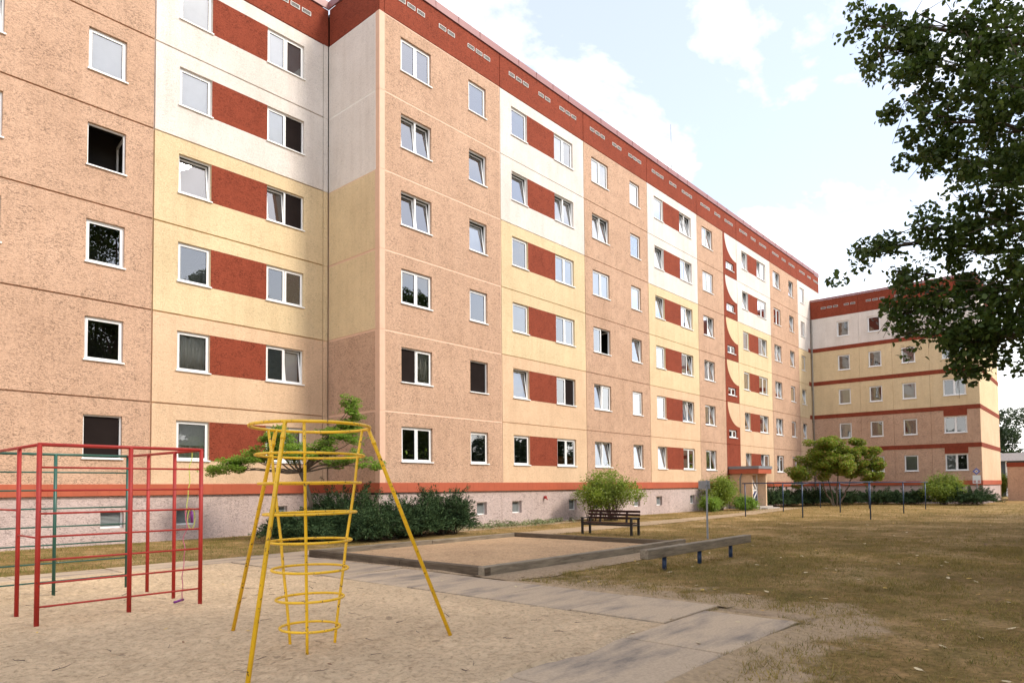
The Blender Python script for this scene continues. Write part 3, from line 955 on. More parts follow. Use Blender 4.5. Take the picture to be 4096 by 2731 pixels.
band(bld, OA, 0, -18.18, -0.03)
band(bld, (0, 3.05, 0), -math.pi / 2, 0.0, 3.07)
# wall lamp bracket on the plinth
mb = MB()
mb.cbox(-0.045, 0.045, -0.07, 0.06, -0.06, 0.06, 0.012)
mb.tube([(0.0, -0.06, -0.03), (0.03, -0.11, -0.11)], 0.025, 8)
mb.build('red_alarm_box', simple('red_enamel', (0.35, 0.02, 0.02), 0.4), bld, loc=(8.98, 0.0, 1.08))

# -- entrance porch
P = empty('entrance_porch', (0, 0, 0)); P.parent = bld
GREYM = simple('grey_sheet_metal', (0.20, 0.21, 0.23), 0.5, 0.06, 2)
MB().box(28.06, 30.35, -2.02, -0.03, 2.56, 2.74).build('porch_roof', GREYM, P)
MB().box(28.10, 30.30, -1.98, -0.03, 2.26, 2.557).build('porch_fascia', M['band'], P)
MB().box(28.28, 28.42, -1.47, -0.02, 0, 2.257).build('porch_wall', M['lpeach'], P)
MB().box(29.62, 29.78, -1.85, -0.02, 0, 2.257).build('porch_wall', M['lpeach'], P)
mb = frame_mb(28.43, 29.61, 0.18, 2.25, 0.07, -1.32, -1.26)
for a, b_ in (((28.52, 2.1), (29.5, 1.2)), ((29.5, 1.2), (28.52, 1.15)), ((28.52, 0.32), (29.5, 1.12)), ((28.52, 1.75), (29.0, 1.18)), ((28.52, 0.75), (28.98, 1.14))):
    d = Vector((b_[0] - a[0], 0, b_[1] - a[1])); an = math.atan2(d.z, d.x)
    T = Matrix.Translation((a[0], -1.33, a[1])) @ Matrix.Rotation(-an, 4, 'Y')
    mb.box(0, d.length, 0, 0.03, -0.045, 0.045, 0, T)
dr = mb.build('door', M['upvc'], P)
MB().box(28.5, 29.54, -1.30, -1.28, 0.25, 1.1).build('door_panel', simple('blue_door_panel', (0.02, 0.025, 0.11), 0.4), P)
mb = MB(); mb.poly([(28.5, -1.29, 1.1), (29.54, -1.29, 1.1), (29.54, -1.29, 2.18), (28.5, -1.29, 2.18)]); mb.build('door_glass', M['glass'], P)
MB().box(28.43, 29.6, -0.4, -0.36, 0, 2.25).build('hall_wall', M['dark'], P)
CONC = simple('concrete_step', (0.36, 0.32, 0.28), 0.9, 0.1, 5, bump=0.3)
MB().cbox(28.2, 30.4, -2.0, -0.05, -0.05, 0.17, 0.01).build('step', CONC, P)
MB().cbox(28.4, 30.5, -2.4, -1.99, -0.05, 0.08, 0.01).build('step', CONC, P)
MB().tube([(28.2, -0.85, 2.3), (28.2, -0.8, 2.15), (28.22, -0.72, 1.95), (28.22, -0.72, 0.0)], 0.04, 8).build('downpipe', GREYM, P, True)

# -- far wing (perpendicular)
wing = empty('apartment_wing', (45.2, 0, 0))
tag(wing, 'lower five storey wing with red stripes between floors at the far end', 'building')
def wloc(o): pass
OC, RC = (0, 0, 0), -math.pi / 2
wcol = ('peach', 'peach', 'yellow', 'yellow', 'white')
CW = [(2.10, 3.03), (4.40, 5.34), (6.73, 7.68), (9.43, 10.88)]
CSP = [[['p-'], ['pG'], ['pG'], ['pG', 'p-']], [['pG'], ['p-'], ['p-'], ['pG', 'p-']], [['pG'], ['p-'], ['pG'], ['p-', 'pG']], [['p-'], ['p-'], ['pG'], ['pG', 'p-']], [['p-'], ['p-'], ['p-'], ['p-', 'p-']]]
cj = [0.02, 3.74, 6.09, 8.6, 11.70]
for s in range(5):
    for i in range(4):
        bay(wing, OC, RC, cj[i], cj[i + 1], s, wcol[s], [CW[i]], [CSP[s][i]], None, 0.012, 0.03)
    # gable towards the camera side
    for a, b_ in ((0.0, 5.7), (5.7, 11.4)):
        mb = panel_mesh(b_ - a, 2.8, [], lambda x_, y_: 0, 0.012, 0.02)
        mb.build('wall_panel', M[('lpeach', 'lpeach', 'yellow', 'yellow', 'white')[s]], wing, loc=(a, -11.705, LV(s)))
    if s > 0:
        MB().box(-0.02, 0.03, -11.69, -0.05, LV(s) - 0.03, LV(s) + 0.29).build('red_stripe', M['red'], wing)
        MB().box(-0.02, 11.4, -11.73, -11.695, LV(s) - 0.03, LV(s) + 0.29).build('red_stripe', M['red'], wing)
        # short return of the stripe on the main facade
        MB().box(44.55, 45.17, -0.012, 0.02, LV(s) - 0.03, LV(s) + 0.29).build('red_stripe', M['red'], bld)
for s in (0, 1):
    MB().box(-0.012, 0.03, -10.9, -9.41, LV(s) + WZ1 + 0.03, LV(s + 1) - 0.031).build('red_field', M['red'], wing)
CTOP = LV(5)
for i in range(4):
    parapet(wing, OC, RC, cj[i], cj[i + 1], CTOP, 1.5, False, 0.14)
for gx in (2.9, 4.7, 6.35, 8.4):
    for d in range(2 if gx in (4.7,) else 3):
        place('vent', VENT, wing, (-0.006, -(gx - 2.0 + d * 0.48), CTOP + 0.75), RC)
parapet(wing, (0, -11.705, 0), 0, 0, 5.7, CTOP, 1.5, False, 0.14)
parapet(wing, (0, -11.705, 0), 0, 5.7, 11.4, CTOP, 1.5, False, 0.14)
plinth(wing, (0, 0, 0), RC, 0.0, 6.0, [(2.3, 2.9), (4.6, 5.15)])
plinth(wing, (0, 0, 0), RC, 6.0, 11.70, [(7.0, 7.6), (9.9, 10.5)])
plinth(wing, (0, -11.7, 0), 0, 0.0, 11.4, [])
band(wing, OC, RC, 0.0, 11.68); band(wing, (0, -11.705, 0), 0, 0.0, 11.4)
mb = MB()
mb.box(0.05, 11.35, -11.6, 6, CTOP + 1.3, CTOP + 1.4)
mb.build('roof', M['roof'], wing)
mb = MB(); mb.box(11.35, 11.395, -11.68, 8, 0, CTOP + 1.45); mb.box(2.6, 11.35, 0.1, 0.2, LV(5), CTOP + 1.45); mb.build('side_wall', M['lpeach'], wing)
mb = MB()
mb.poly([(1.3, -0.1, 1.4), (1.3, -11.5, 1.4), (1.3, -11.5, 15.4), (1.3, -0.1, 15.4)])
for k in range(6): mb.box(0.2, 1.29, -11.5, -0.1, LV(k) - 0.1, LV(k) + 0.02)
for y in cj[1:-1]: mb.box(0.2, 1.28, -y - 0.05, -y + 0.05, 1.43, 15.3)
mb.build('interior_wall', M['dark'], wing)
MB().tube([(-0.07, -0.12, 0.0), (-0.07, -0.12, CTOP)], 0.05, 8).build('downpipe', simple('old_downpipe', (0.25, 0.22, 0.18), 0.5), wing, True)

# small outbuilding and the flat roofed hall at the far right
ob = empty('outbuilding', (57.5, -12.05, 0))
tag(ob, 'low windowless peach outbuilding with dark red top edge, far right', 'outbuilding')
MB().box(0, 8, -9, 0, 0, 2.88).build('wall', M['peach'], ob)
MB().box(-0.04, 8.04, -9.04, 0.04, 2.881, 3.24).build('roof_edge', M['red'], ob)
hl = empty('flat_roofed_hall', (78, -9, 0))
tag(hl, 'distant flat roofed hall with broad pale fascia behind the outbuilding', 'building')
MB().box(0, 20, -14, 0.5, 0, 3.9).build('wall', simple('dark_glazed_wall', (0.05, 0.07, 0.09), 0.4), hl)
MB().box(-0.5, 20.5, -14.5, 1.0, 3.9, 4.75).build('fascia', simple('pale_fascia', (0.62, 0.61, 0.62), 0.6), hl)
for k in range(6):
    MB().box(-0.06, 0.02, -1.2 - k * 2.2, -1.05 - k * 2.2, 0.02, 3.88).build('post', M['upvc'], hl)

# rooftop antenna
an = empty('rooftop_antenna', (32.6, 6.0, PZ + 1.3))
tag(an, 'thin grey whip antenna standing on the long roof against the sky', 'antenna')
AM = simple('antenna_metal', (0.35, 0.36, 0.38), 0.4)
MB().tube([(0, 0, 0), (0, 0, 9.9)], 0.03, 6).build('mast', AM, an)
MB().tube([(-0.3, 0, 6.6), (0.3, 0, 6.6)], 0.015, 6).build('crossbar', AM, an)
MB().cbox(-0.15, 0.15, -0.15, 0.15, 0, 0.06, 0.01).build('base', AM, an)

# ------------------------------------------------------------------ red and green climbing frame
REDP = paint_metal('red_enamel_tube', (0.38, 0.018, 0.010), (0.09, 0.025, 0.02), 0.385, 28, 0.55)
GRNP = paint_metal('green_enamel_tube', (0.018, 0.085, 0.06), (0.05, 0.05, 0.04), 0.30)
cf = empty('playground_climber', (-12.07, -9.35, 0))
tag(cf, 'boxy red ladder frame with green back bars standing in the sand', 'climbing frame')
FX, FY, FH = 1.85, 2.45, 2.09
def post(x, y, mat, r=0.0265): MB().tube([(x, y, -0.15), (x, y, FH)], r, 10).build('post', mat, cf, True)
def rail(a, b_, mat, nm='rung', r=0.0115): MB().tube([a, b_], r, 8).build(nm, mat, cf, True)
for x in (0, 0.97, FX): post(x, 0, REDP)
post(0, 0.84, REDP, 0.024); post(FX - 0.03, 0.77, REDP, 0.024); post(FX - 0.04, 1.68, REDP, 0.024)
for x in (0, 0.81, FX - 0.06): post(x, FY, GRNP, 0.023)
rail((-0.02, 0, FH), (FX + 0.02, 0, FH), REDP, 'top_rail', 0.0215)
rail((0, 0, FH - 0.002), (0, FY, FH - 0.002), REDP, 'top_rail', 0.019)
rail((FX, 0, FH - 0.002), (FX - 0.06, FY, FH - 0.002), REDP, 'top_rail', 0.019)
rail((0, FY, FH), (FX - 0.06, FY, FH), GRNP, 'top_rail', 0.019)
for k in range(7):
    z = 0.235 + 0.2655 * k
    rail((0, 0, z), (FX, 0, z), REDP)
    rail((0, FY, z), (FX - 0.06, FY, z), GRNP)
rail((0, 0, 1.02), (0, 0.84, 1.02), REDP); rail((0, 0.84, 1.32), (0, FY, 1.32), REDP)

# skipping rope hanging from the frame
jr = empty('skipping_rope', (-10.22, -9.05, 0))
tag(jr, 'pink and yellow skipping rope with purple handles hanging from the red frame', 'skipping rope')
def wob(a, b_, n, amp, seed):
    a, b_ = Vector(a), Vector(b_)
    return [a.lerp(b_, i / n) + Vector((noise.noise(Vector((i * .31, seed, 0))) * amp, noise.noise(Vector((i * .31, seed, 5))) * amp, 0)) for i in range(n + 1)]
PINK = simple('pink_cord', (0.55, 0.16, 0.22), 0.7); YEL = simple('lime_cord', (0.55, 0.60, 0.12), 0.7); PUR = simple('purple_plastic', (0.17, 0.012, 0.20), 0.35)
MB().tube(wob((0, 0, 2.10), (-0.06, 0.0, 1.25), 16, 0.03, 1), 0.006, 6).build('cord', YEL, jr, True)
MB().tube(wob((-0.06, 0.0, 1.30), (-0.14, -0.06, 0.07), 24, 0.04, 2), 0.006, 6).build('cord', PINK, jr, True)
MB().tube([(0.0 + 0.05 * math.cos(t), -0.01, 1.16 + 0.14 * math.sin(t)) for t in np.linspace(0, 2 * math.pi, 20)], 0.005, 6, closed=True).build('loop', YEL, jr, True)
MB().tube([(-0.04 + 0.035 * math.cos(t), 0.01, 1.24 + 0.08 * math.sin(t)) for t in np.linspace(0, 2 * math.pi, 16)], 0.005, 6, closed=True).build('loop', PINK, jr, True)
MB().tube([(0.01, 0, 1.26), (0.015, 0, 1.10)], 0.016, 10).build('handle', PUR, jr, True)
MB().tube([(-0.26, -0.12, 0.065), (-0.10, -0.02, 0.07)], 0.016, 10).build('handle', PUR, jr, True)

# ------------------------------------------------------------------ yellow climbing basket
YELP = paint_metal('yellow_enamel_tube', (0.82, 0.485, 0.012), (0.09, 0.04, 0.02), 0.405, 30)
yc = empty('climbing_basket', (-10.65, -12.69, 0))
tag(yc, 'yellow climbing basket of stacked rings on three splayed legs', 'climbing frame')
RINGS = [(2.16, 0.568), (1.88, 0.512), (1.61, 0.481), (1.32, 0.436), (1.05, 0.389), (0.78, 0.358), (0.50, 0.317), (0.22, 0.281)]
for i, (z, r) in enumerate(RINGS):
    tx, ty = random.uniform(-.006, .006), random.uniform(-.006, .006)
    pts = [(r * math.cos(t), r * math.sin(t), z + tx * math.cos(t) + ty * math.sin(t)) for t in np.linspace(0, 2 * math.pi, 56, endpoint=False)]
    MB().tube(pts, 0.0155 if i == 0 else 0.0128, 10, closed=True).build('ring', YELP, yc, True)
for a in (232, 352, 105):
    pts = []
    for z, r in RINGS:
        pts.append(((r - 0.004) * math.cos(R(a)), (r - 0.004) * math.sin(R(a)), z))
    pts.append((0.245 * math.cos(R(a)), 0.245 * math.sin(R(a)), -0.1))
    MB().tube(pts, 0.0145, 10).build('upright', YELP, yc, True)
for a, ft in ((95, (-0.15, 1.27)), (215, (-1.02, -0.73)), (337, (1.25, -0.66))):
    top = Vector((0.568 * math.cos(R(a)), 0.568 * math.sin(R(a)), 2.16))
    bot = Vector((ft[0], ft[1], 0.0))
    d = (bot - top)
    leg = MB().tube([top, top + d * 0.07, bot + d * 0.04], [0.019, 0.020, 0.020], 12).build('leg', YELP, yc, True)
    MB().tube([top + d * 0.055, top + d * 0.075], 0.0235, 12).build('collar', YELP, leg, True)

# ------------------------------------------------------------------ sandpit
sp = empty('sandpit', (-5.75, -10.35, 0))
tag(sp, 'large square sandpit edged with weathered timber beams', 'sandpit')
SX, SY = 7.1, 5.5
def beam(x0, x1, y0, y1, z0, z1, mat, parent, name='timber', along='x'):
    cx, cy = (x0 + x1) / 2, (y0 + y1) / 2
    if along == 'x':
        mb = MB().cbox(x0 - cx, x1 - cx, y0 - cy, y1 - cy, z0, z1, 0.012, jit=0.003)
        return mb.build(name, mat, parent, loc=(cx, cy, 0))
    mb = MB().cbox(y0 - cy, y1 - cy, x0 - cx, x1 - cx, z0, z1, 0.012, jit=0.003)
    return mb.build(name, mat, parent, loc=(cx, cy, 0), rz=math.pi / 2)
bw = 0.16
beam(0, 4.95, 0, bw, -0.03, 0.165, M['beamw'], sp)
beam(4.96, 7.5, 0.0, bw, -0.03, 0.175, M['beamw'], sp)
beam(0, bw, bw + 0.004, 2.3, -0.03, 0.16, M['darkbeam'], sp, along='y')
beam(0, bw, 2.31, SY, -0.03, 0.165, M['darkbeam'], sp, along='y')
beam(0, bw * 0.9, -0.02, -0.004 , -0.03, 0.15, M['darkbeam'], sp, name='end_board')
beam(bw + 0.004, 3.6, SY - bw, SY, -0.03, 0.165, M['beamw'], sp)
beam(3.61, SX - bw - 0.004, SY - bw, SY, -0.03, 0.16, M['beamw'], sp)
beam(SX - bw, SX, bw + 0.004, 3.1, -0.03, 0.165, M['darkbeam'], sp, along='y')
beam(SX - bw, SX, 3.11, SY, -0.03, 0.17, M['darkbeam'], sp, along='y')
sand_sheet('sand_fill', 0.1, SX - 0.1, 0.1, SY - 0.1, 0.06, 0.05, 0.022, M['pitsand'], 11.0, sp, 0.3, 0.09)

# ------------------------------------------------------------------ balancing beam
bb = empty('balance_beam', (-3.85, -12.4, 0))
tag(bb, 'long grey timber balancing beam on short blue posts', 'balance beam')
BLUE = paint_metal('blue_enamel_post', (0.010, 0.032, 0.085), (0.05, 0.04, 0.04), 0.3)
o = beam(0.0, 4.55, -0.085, 0.085, 0.265, 0.435, M['beamw'], bb, 'beam')
for x in (0.72, 2.14, 3.62):
    MB().tube([(x, 0, -0.05), (x, 0, 0.268)], 0.042, 12).build('post', BLUE, bb, True)

# ------------------------------------------------------------------ bench
be = empty('park_bench', (3.85, -7.5, 0))
tag(be, 'dark brown slatted park bench with black steel arms behind the sandpit', 'bench')
BLK = simple('black_steel', (0.013, 0.013, 0.014), 0.4)
BWD = mat_wood('brown_bench_slat', (0.022, 0.009, 0.007), (0.065, 0.026, 0.018), (14, 1.2, 14))
for y in (0.06, 1.90):
    fr = MB()
    MB().box(0.0, 0.05, y - 0.035, y + 0.035, 0, 0.515).build('leg', BLK, be)
    MB().box(0.43, 0.48, y - 0.035, y + 0.035, 0, 0.515).build('leg', BLK, be)
    MB().cbox(-0.015, 0.495, y - 0.04, y + 0.04, 0.516, 0.548, 0.012).build('armrest', BLK, be)
    MB().box(0.051, 0.429, y - 0.03, y + 0.03, 0.30, 0.345).build('seat_rail', BLK, be)
for y in (0.5, 1.5):
    T = Matrix.Translation((0.455, y, 0.34)) @ Matrix.Rotation(R(8), 4, 'Y')
    MB().box(-0.02, 0.02, -0.03, 0.03, 0, 0.42, 0, T).build('back_support', BLK, be)
MB().box(0.0, 0.05, 0.096, 1.864, 0.30, 0.36).build('front_beam', BLK, be)
for k in range(5):
    MB().cbox(0.015 + k * 0.088, 0.09 + k * 0.088, 0.0, 1.96, 0.365, 0.395, 0.006).build('seat_slat', BWD, be)
for k in range(3):
    MB().cbox(0.425 + 0.016 * k, 0.455 + 0.016 * k, 0.0, 1.96, 0.49 + k * 0.105, 0.565 + k * 0.105, 0.006).build('back_slat', BWD, be)

# ------------------------------------------------------------------ sign post on the lawn
sg = empty('sign_post', (4.15, -9.81, 0))
tag(sg, 'grey steel post with a small plate seen from behind, beyond the balancing beam', 'sign post')
GST = simple('galvanised_steel', (0.26, 0.27, 0.28), 0.5, 0.1, 8)
MB().box(-0.025, 0.025, -0.025, 0.025, -0.1, 1.70).build('post', GST, sg, rz=R(20))
MB().cbox(-0.012, 0.012, -0.2, 0.2, 1.44, 1.68, 0.004).build('plate', GST, sg, loc=(0.05, 0.10, 0), rz=R(-12))
MB().box(-0.055, 0.048, -0.05, 0.05, 1.55, 1.59).build('clamp', GST, sg)

# ------------------------------------------------------------------ clothes drying frames
BLU2 = paint_metal('blue_frame_paint', (0.02, 0.05, 0.115), (0.06, 0.045, 0.04), 0.3)
for i, (fx, ys_, lb) in enumerate(((18.1, (-5.2, -7.9, -10.75), 'nearest blue clothes drying frame of three posts under one rail'),
                              (25.2, (-4.5, -7.55, -10.6), 'middle blue clothes drying frame of three posts under one rail'),
                              (32.2, (-4.4, -7.3, -10.35), 'farthest blue clothes drying frame of three posts under one rail'))):
    fo = empty('drying_frame', (fx, ys_[1], 0))
    tag(fo, lb, 'drying frame', 'blue clothes drying frames on the lawn')
    for y in ys_:
        MB().tube([(0, y - ys_[1], -0.05), (0, y - ys_[1], 1.6)], 0.028, 10).build('post', BLU2, fo, True)
    MB().tube([(0, ys_[0] - ys_[1] + 0.14, 1.615), (0, ys_[2] - ys_[1] - 0.14, 1.615)], 0.029, 10).build('rail', BLU2, fo, True)
    for k in range(5):
        y = ys_[0] - ys_[1] - 0.5 - k * 1.1
        MB().tube([(0, y, 1.65), (0, y, 1.68), (0.03, y, 1.70)], 0.006, 6).build('hook', BLU2, fo)
LINE = simple('clothes_line_cord', (0.3, 0.32, 0.36), 0.7)
for i, y in enumerate((-6.4, -9.1)):
    pts = [(18.1 + 7.1 * t, y, 1.665 - 0.12 * math.sin(math.pi * t)) for t in np.linspace(0, 1, 12)]
    tag(MB().tube(pts, 0.006, 5).build('clothes_line', LINE, None, True), ('slack clothes line between the two nearer blue frames, entrance side', 'slack clothes line between the two nearer blue frames, outer side')[i], 'clothes line', 'clothes lines')

# ------------------------------------------------------------------ blue diamond sign by the wing
ds = empty('information_sign', (43.9, -11.5, 0))
tag(ds, 'post with white board and blue diamond sign by the wing corner', 'sign')
MB().tube([(0.04, 0, -0.1), (0.04, 0, 2.6)], 0.03, 8).build('post', GST, ds, True)
mb = MB()
T = Matrix.Translation((0, 0, 2.36)) @ Matrix.Rotation(R(45), 4, 'X')
mb.box(-0.012, 0.012, -0.17, 0.17, -0.17, 0.17, 0, T)
mb.box(-0.016, -0.013, -0.09, 0.09, -0.09, 0.09, 1, T)
mb.box(-0.020, -0.017, -0.05, 0.05, -0.05, 0.05, 2, T)
mb.build('diamond_plate', [simple('sign_blue', (0.10, 0.12, 0.42), 0.5), M['upvc'], simple('sign_orange', (0.5, 0.22, 0.12), 0.5)], ds)
mb = MB()
mb.box(-0.012, 0.012, -0.24, 0.24, 1.50, 2.08, 0)
mb.box(-0.016, -0.013, -0.20, -0.06, 1.55, 1.72, 1)
mb.box(-0.016, -0.013, 0.05, 0.2, 1.55, 1.72, 1)
mb.build('board', [M['upvc'], simple('sign_pale_red', (0.55, 0.28, 0.27), 0.5)], ds)

# ------------------------------------------------------------------ foliage
def leaf_cloud(C, size, elong=1.5, flat=0.0, jitter=0.35, rng=RNG, droop=0.0, dirs=None):
    """C (n,3) leaf positions -> (n,6,3) leaf polygons. flat: bias of the normal towards +z"""
    n = len(C)
    nrm = rng.normal(size=(n, 3)); nrm /= np.linalg.norm(nrm, axis=1)[:, None]
    nrm[:, 2] = np.abs(nrm[:, 2])
    nrm = nrm * (1 - flat) + np.array([0, 0, 1.0]) * flat
    nrm /= np.linalg.norm(nrm, axis=1)[:, None]
    d = rng.normal(size=(n, 3)) if dirs is None else dirs + rng.normal(size=(n, 3)) * 0.35
    d[:, 2] -= droop
    d -= (d * nrm).sum(1)[:, None] * nrm
    d /= np.linalg.norm(d, axis=1)[:, None] + 1e-9
    s = np.cross(nrm, d)
    L = size * (1 + rng.uniform(-jitter, jitter, n))[:, None]
    W = L / elong
    cup = nrm * (L * 0.10)
    P = np.stack([C - d * L * .5, C - d * L * .18 + s * W * .42 + cup, C + d * L * .2 + s * W * .36 + cup, C + d * L * .55,
                  C + d * L * .2 - s * W * .36 + cup, C - d * L * .18 - s * W * .42 + cup], axis=1)
    return P

def blob(n, c, r, rng=RNG, shell=0.55):
    """points in an ellipsoid, biased to the outside"""
    v = rng.normal(size=(n, 3)); v /= np.linalg.norm(v, axis=1)[:, None]
    rad = rng.uniform(0, 1, n) ** (1 / 3.0)
    rad = rad * (1 - shell) + shell * rad ** 0.35
    return np.array(c) + v * rad[:, None] * np.array(r)

def limb(mb, pts, r0, r1, seg=7):
    n = len(pts)
    mb.tube(pts, [r0 + (r1 - r0) * i / (n - 1) for i in range(n)], seg)

def curve(a, b_, bend=(0, 0, 0), n=7, wob_=0.05):
    a, b_, bend = Vector(a), Vector(b_), Vector(bend)
    out = []
    for i in range(n):
        t = i / (n - 1)
        p = a.lerp(b_, t) + bend * math.sin(math.pi * t)
        if 0 < i < n - 1: p += Vector((random.uniform(-wob_, wob_), random.uniform(-wob_, wob_), random.uniform(-wob_, wob_)))
        out.append(p)
    return out

LF = {}
LF['poplar'] = leafmat('dark_tree_leaf', [(0.036, 0.068, 0.013), (0.065, 0.105, 0.02), (0.10, 0.145, 0.032), (0.05, 0.09, 0.018)], 0.42, 0.45)
LF['maple'] = leafmat('fresh_green_leaf', [(0.16, 0.27, 0.035), (0.23, 0.37, 0.055), (0.31, 0.45, 0.085), (0.18, 0.31, 0.04)], 0.5)
LF['lime'] = leafmat('yellow_green_leaf', [(0.16, 0.24, 0.03), (0.24, 0.33, 0.045), (0.33, 0.40, 0.08), (0.19, 0.28, 0.035)], 0.48)
LF['juniper'] = leafmat('juniper_needle', [(0.026, 0.050, 0.024), (0.042, 0.076, 0.032), (0.085, 0.13, 0.055), (0.030, 0.058, 0.027)], 0.12, 0.7, 0.08)
LF['autumn'] = leafmat('turning_leaf', [(0.16, 0.24, 0.025), (0.24, 0.32, 0.04), (0.30, 0.38, 0.05), (0.19, 0.28, 0.03), (0.50, 0.29, 0.10), (0.17, 0.26, 0.03), (0.2, 0.30, 0.03), (0.25, 0.34, 0.04)], 0.45)
LF['far'] = leafmat('far_tree_leaf', [(0.022, 0.042, 0.014), (0.035, 0.06, 0.018), (0.05, 0.075, 0.022)], 0.2)
LF['cover'] = leafmat('variegated_leaf', [(0.16, 0.21, 0.08), (0.34, 0.36, 0.2), (0.09, 0.14, 0.04), (0.42, 0.42, 0.28)], 0.3)

# -- large tree, right of the camera: only its hanging side branches reach into view
TREE0 = (0.2, -20.0)
LOBES = [(-4.65, -16.32, 7.61), (-4.54, -16.42, 7.26), (-4.25, -16.78, 7.6), (-4.41, -17.33, 7.26), (-4.66, -17.78, 6.92), (-4.12, -16.89, 7.08), (-4.33, -17.39, 6.66), (-4.58, -17.84, 6.21),
 (-4.23, -16.75, 6.62), (-4.26, -17.13, 6.17), (-4.37, -17.59, 5.85), (-4.02, -16.94, 5.87), (-4.23, -17.43, 5.41), (-4.52, -17.84, 5.18), (-4.09, -17.26, 5.06), (-4.24, -17.68, 4.68), (-4.11, -16.78, 4.89),
 (-3.84, -17.07, 4.6), (-3.97, -16.33, 4.81), (-3.96, -16.02, 4.76), (-3.84, -16.45, 4.38), (-3.82, -16.75, 4.08), (-3.75, -17.14, 4.03), (-3.93, -17.54, 4.02), (-4.08, -17.81, 4.04), (-3.94, -16.46, 3.88),
 (-3.73, -16.82, 3.61), (-3.69, -17.16, 3.39), (-3.71, -17.45, 3.46), (-3.72, -17.11, 3.05), (-3.73, -17.73, 3.47)]
SMALL = {0, 1, 16, 18, 19, 20, 25, 29}
def big_tree():
    rng = np.random.default_rng(3)
    root = empty('leafy_tree', (TREE0[0], TREE0[1], 0))
    T0 = np.array([TREE0[0], TREE0[1], 0])
    pts = []
    for i, c in enumerate(LOBES):
        r = 0.22 if i in SMALL else 0.36
        for q in range(3 if i in SMALL else 7):
            o_ = rng.normal(size=3) * r * 0.55
            pts.append(blob(48 if i in SMALL else 75, np.array(c) + o_, (0.16, 0.16, 0.13), rng, 0.2))
        # hanging sprays
        for k in range(4):
            d = rng.normal(size=3); d[2] -= 0.3; d /= np.linalg.norm(d)
            t = rng.uniform(0, 1, 26)[:, None]
            pts.append(np.array(c) + d * t * (r * 1.45) + rng.normal(size=(26, 3)) * 0.055)
        # fill towards the trunk
        if i not in SMALL:
            for f in (0.22, 0.42):
                q = np.array(c) * (1 - f) + np.array([TREE0[0], TREE0[1], c[2] + 0.6]) * f
                pts.append(blob(260, q, (0.45, 0.45, 0.4), rng, 0.2))
    # main crown, out of view
    inner = []
    for k in range(120):
        th = rng.uniform(0, 2 * math.pi); z = rng.uniform(3.6, 19.0)
        prof = math.sin(math.pi * min(0.97, max(0.06, (z - 2.2) / 17.2))) ** 0.6
        rr_ = rng.uniform(0.3, 1) ** 0.6 * 3.1 * prof
        c = (TREE0[0] + 0.7 + rr_ * math.cos(th), TREE0[1] - 0.7 + rr_ * math.sin(th), z)
        inner.append(blob(260, c, (0.95, 0.95, 0.8), rng, 0.2))
    Cc = np.concatenate(pts) - T0
    P = np.concatenate([leaf_cloud(Cc, 0.068, 1.25, 0.1, 0.3, rng, 0.4), leaf_cloud(np.concatenate(inner) - T0, 0.17, 1.2, 0.1, 0.3, rng, 0.3)])
    place('crown', np_mesh('crown', P, 6, LF['poplar']), root)
    mb = MB()
    limb(mb, curve((0, 0, -0.2), (0.5, -0.5, 9.0), (0.1, 0, 0), 9), 0.34, 0.16, 12)
    limb(mb, curve((0.5, -0.5, 9.0), (0.6, -0.6, 18.0), (0.2, 0.1, 0), 6), 0.16, 0.03, 8)
    for i in (0, 4, 7, 9, 11, 14, 18, 21, 23, 27):
        c = Vector(LOBES[i]) - Vector((TREE0[0], TREE0[1], 0))
        z0 = max(2.6, c.z - 1.2)
        limb(mb, curve((0.04 * z0, -0.04 * z0, z0), c, (0, 0, 0.55), 8, 0.08), 0.085, 0.012, 7)
    for i, c in enumerate(LOBES):
        c = Vector(c) - Vector((TREE0[0], TREE0[1], 0))
        back = c + (Vector((0.2, -0.2, c.z + 0.8)) - c).normalized() * 0.6
        for q in range(5):
            d = Vector(rng.normal(size=3)).normalized() * (0.3 if i in SMALL else 0.48)
            d.z -= 0.08
            mb.tube([back, c + d * 0.3 + Vector((0, 0, .05)), c + d], [0.010, 0.006, 0.0025], 4)
    for k in range(14):
        th = rng.uniform(0, 2 * math.pi); z = rng.uniform(4, 12)
        limb(mb, curve((0.3, -0.3, z), (0.7 + 2.6 * math.cos(th), -0.7 + 2.6 * math.sin(th), z + 1.6), (0, 0, 0.3), 6, 0.08), 0.08, 0.015, 6)
    mb.build('trunk', M['bark'], root, True)
    tag(root, 'big dark leafy tree reaching in from the right edge', 'tree')
    return root
big_tree()

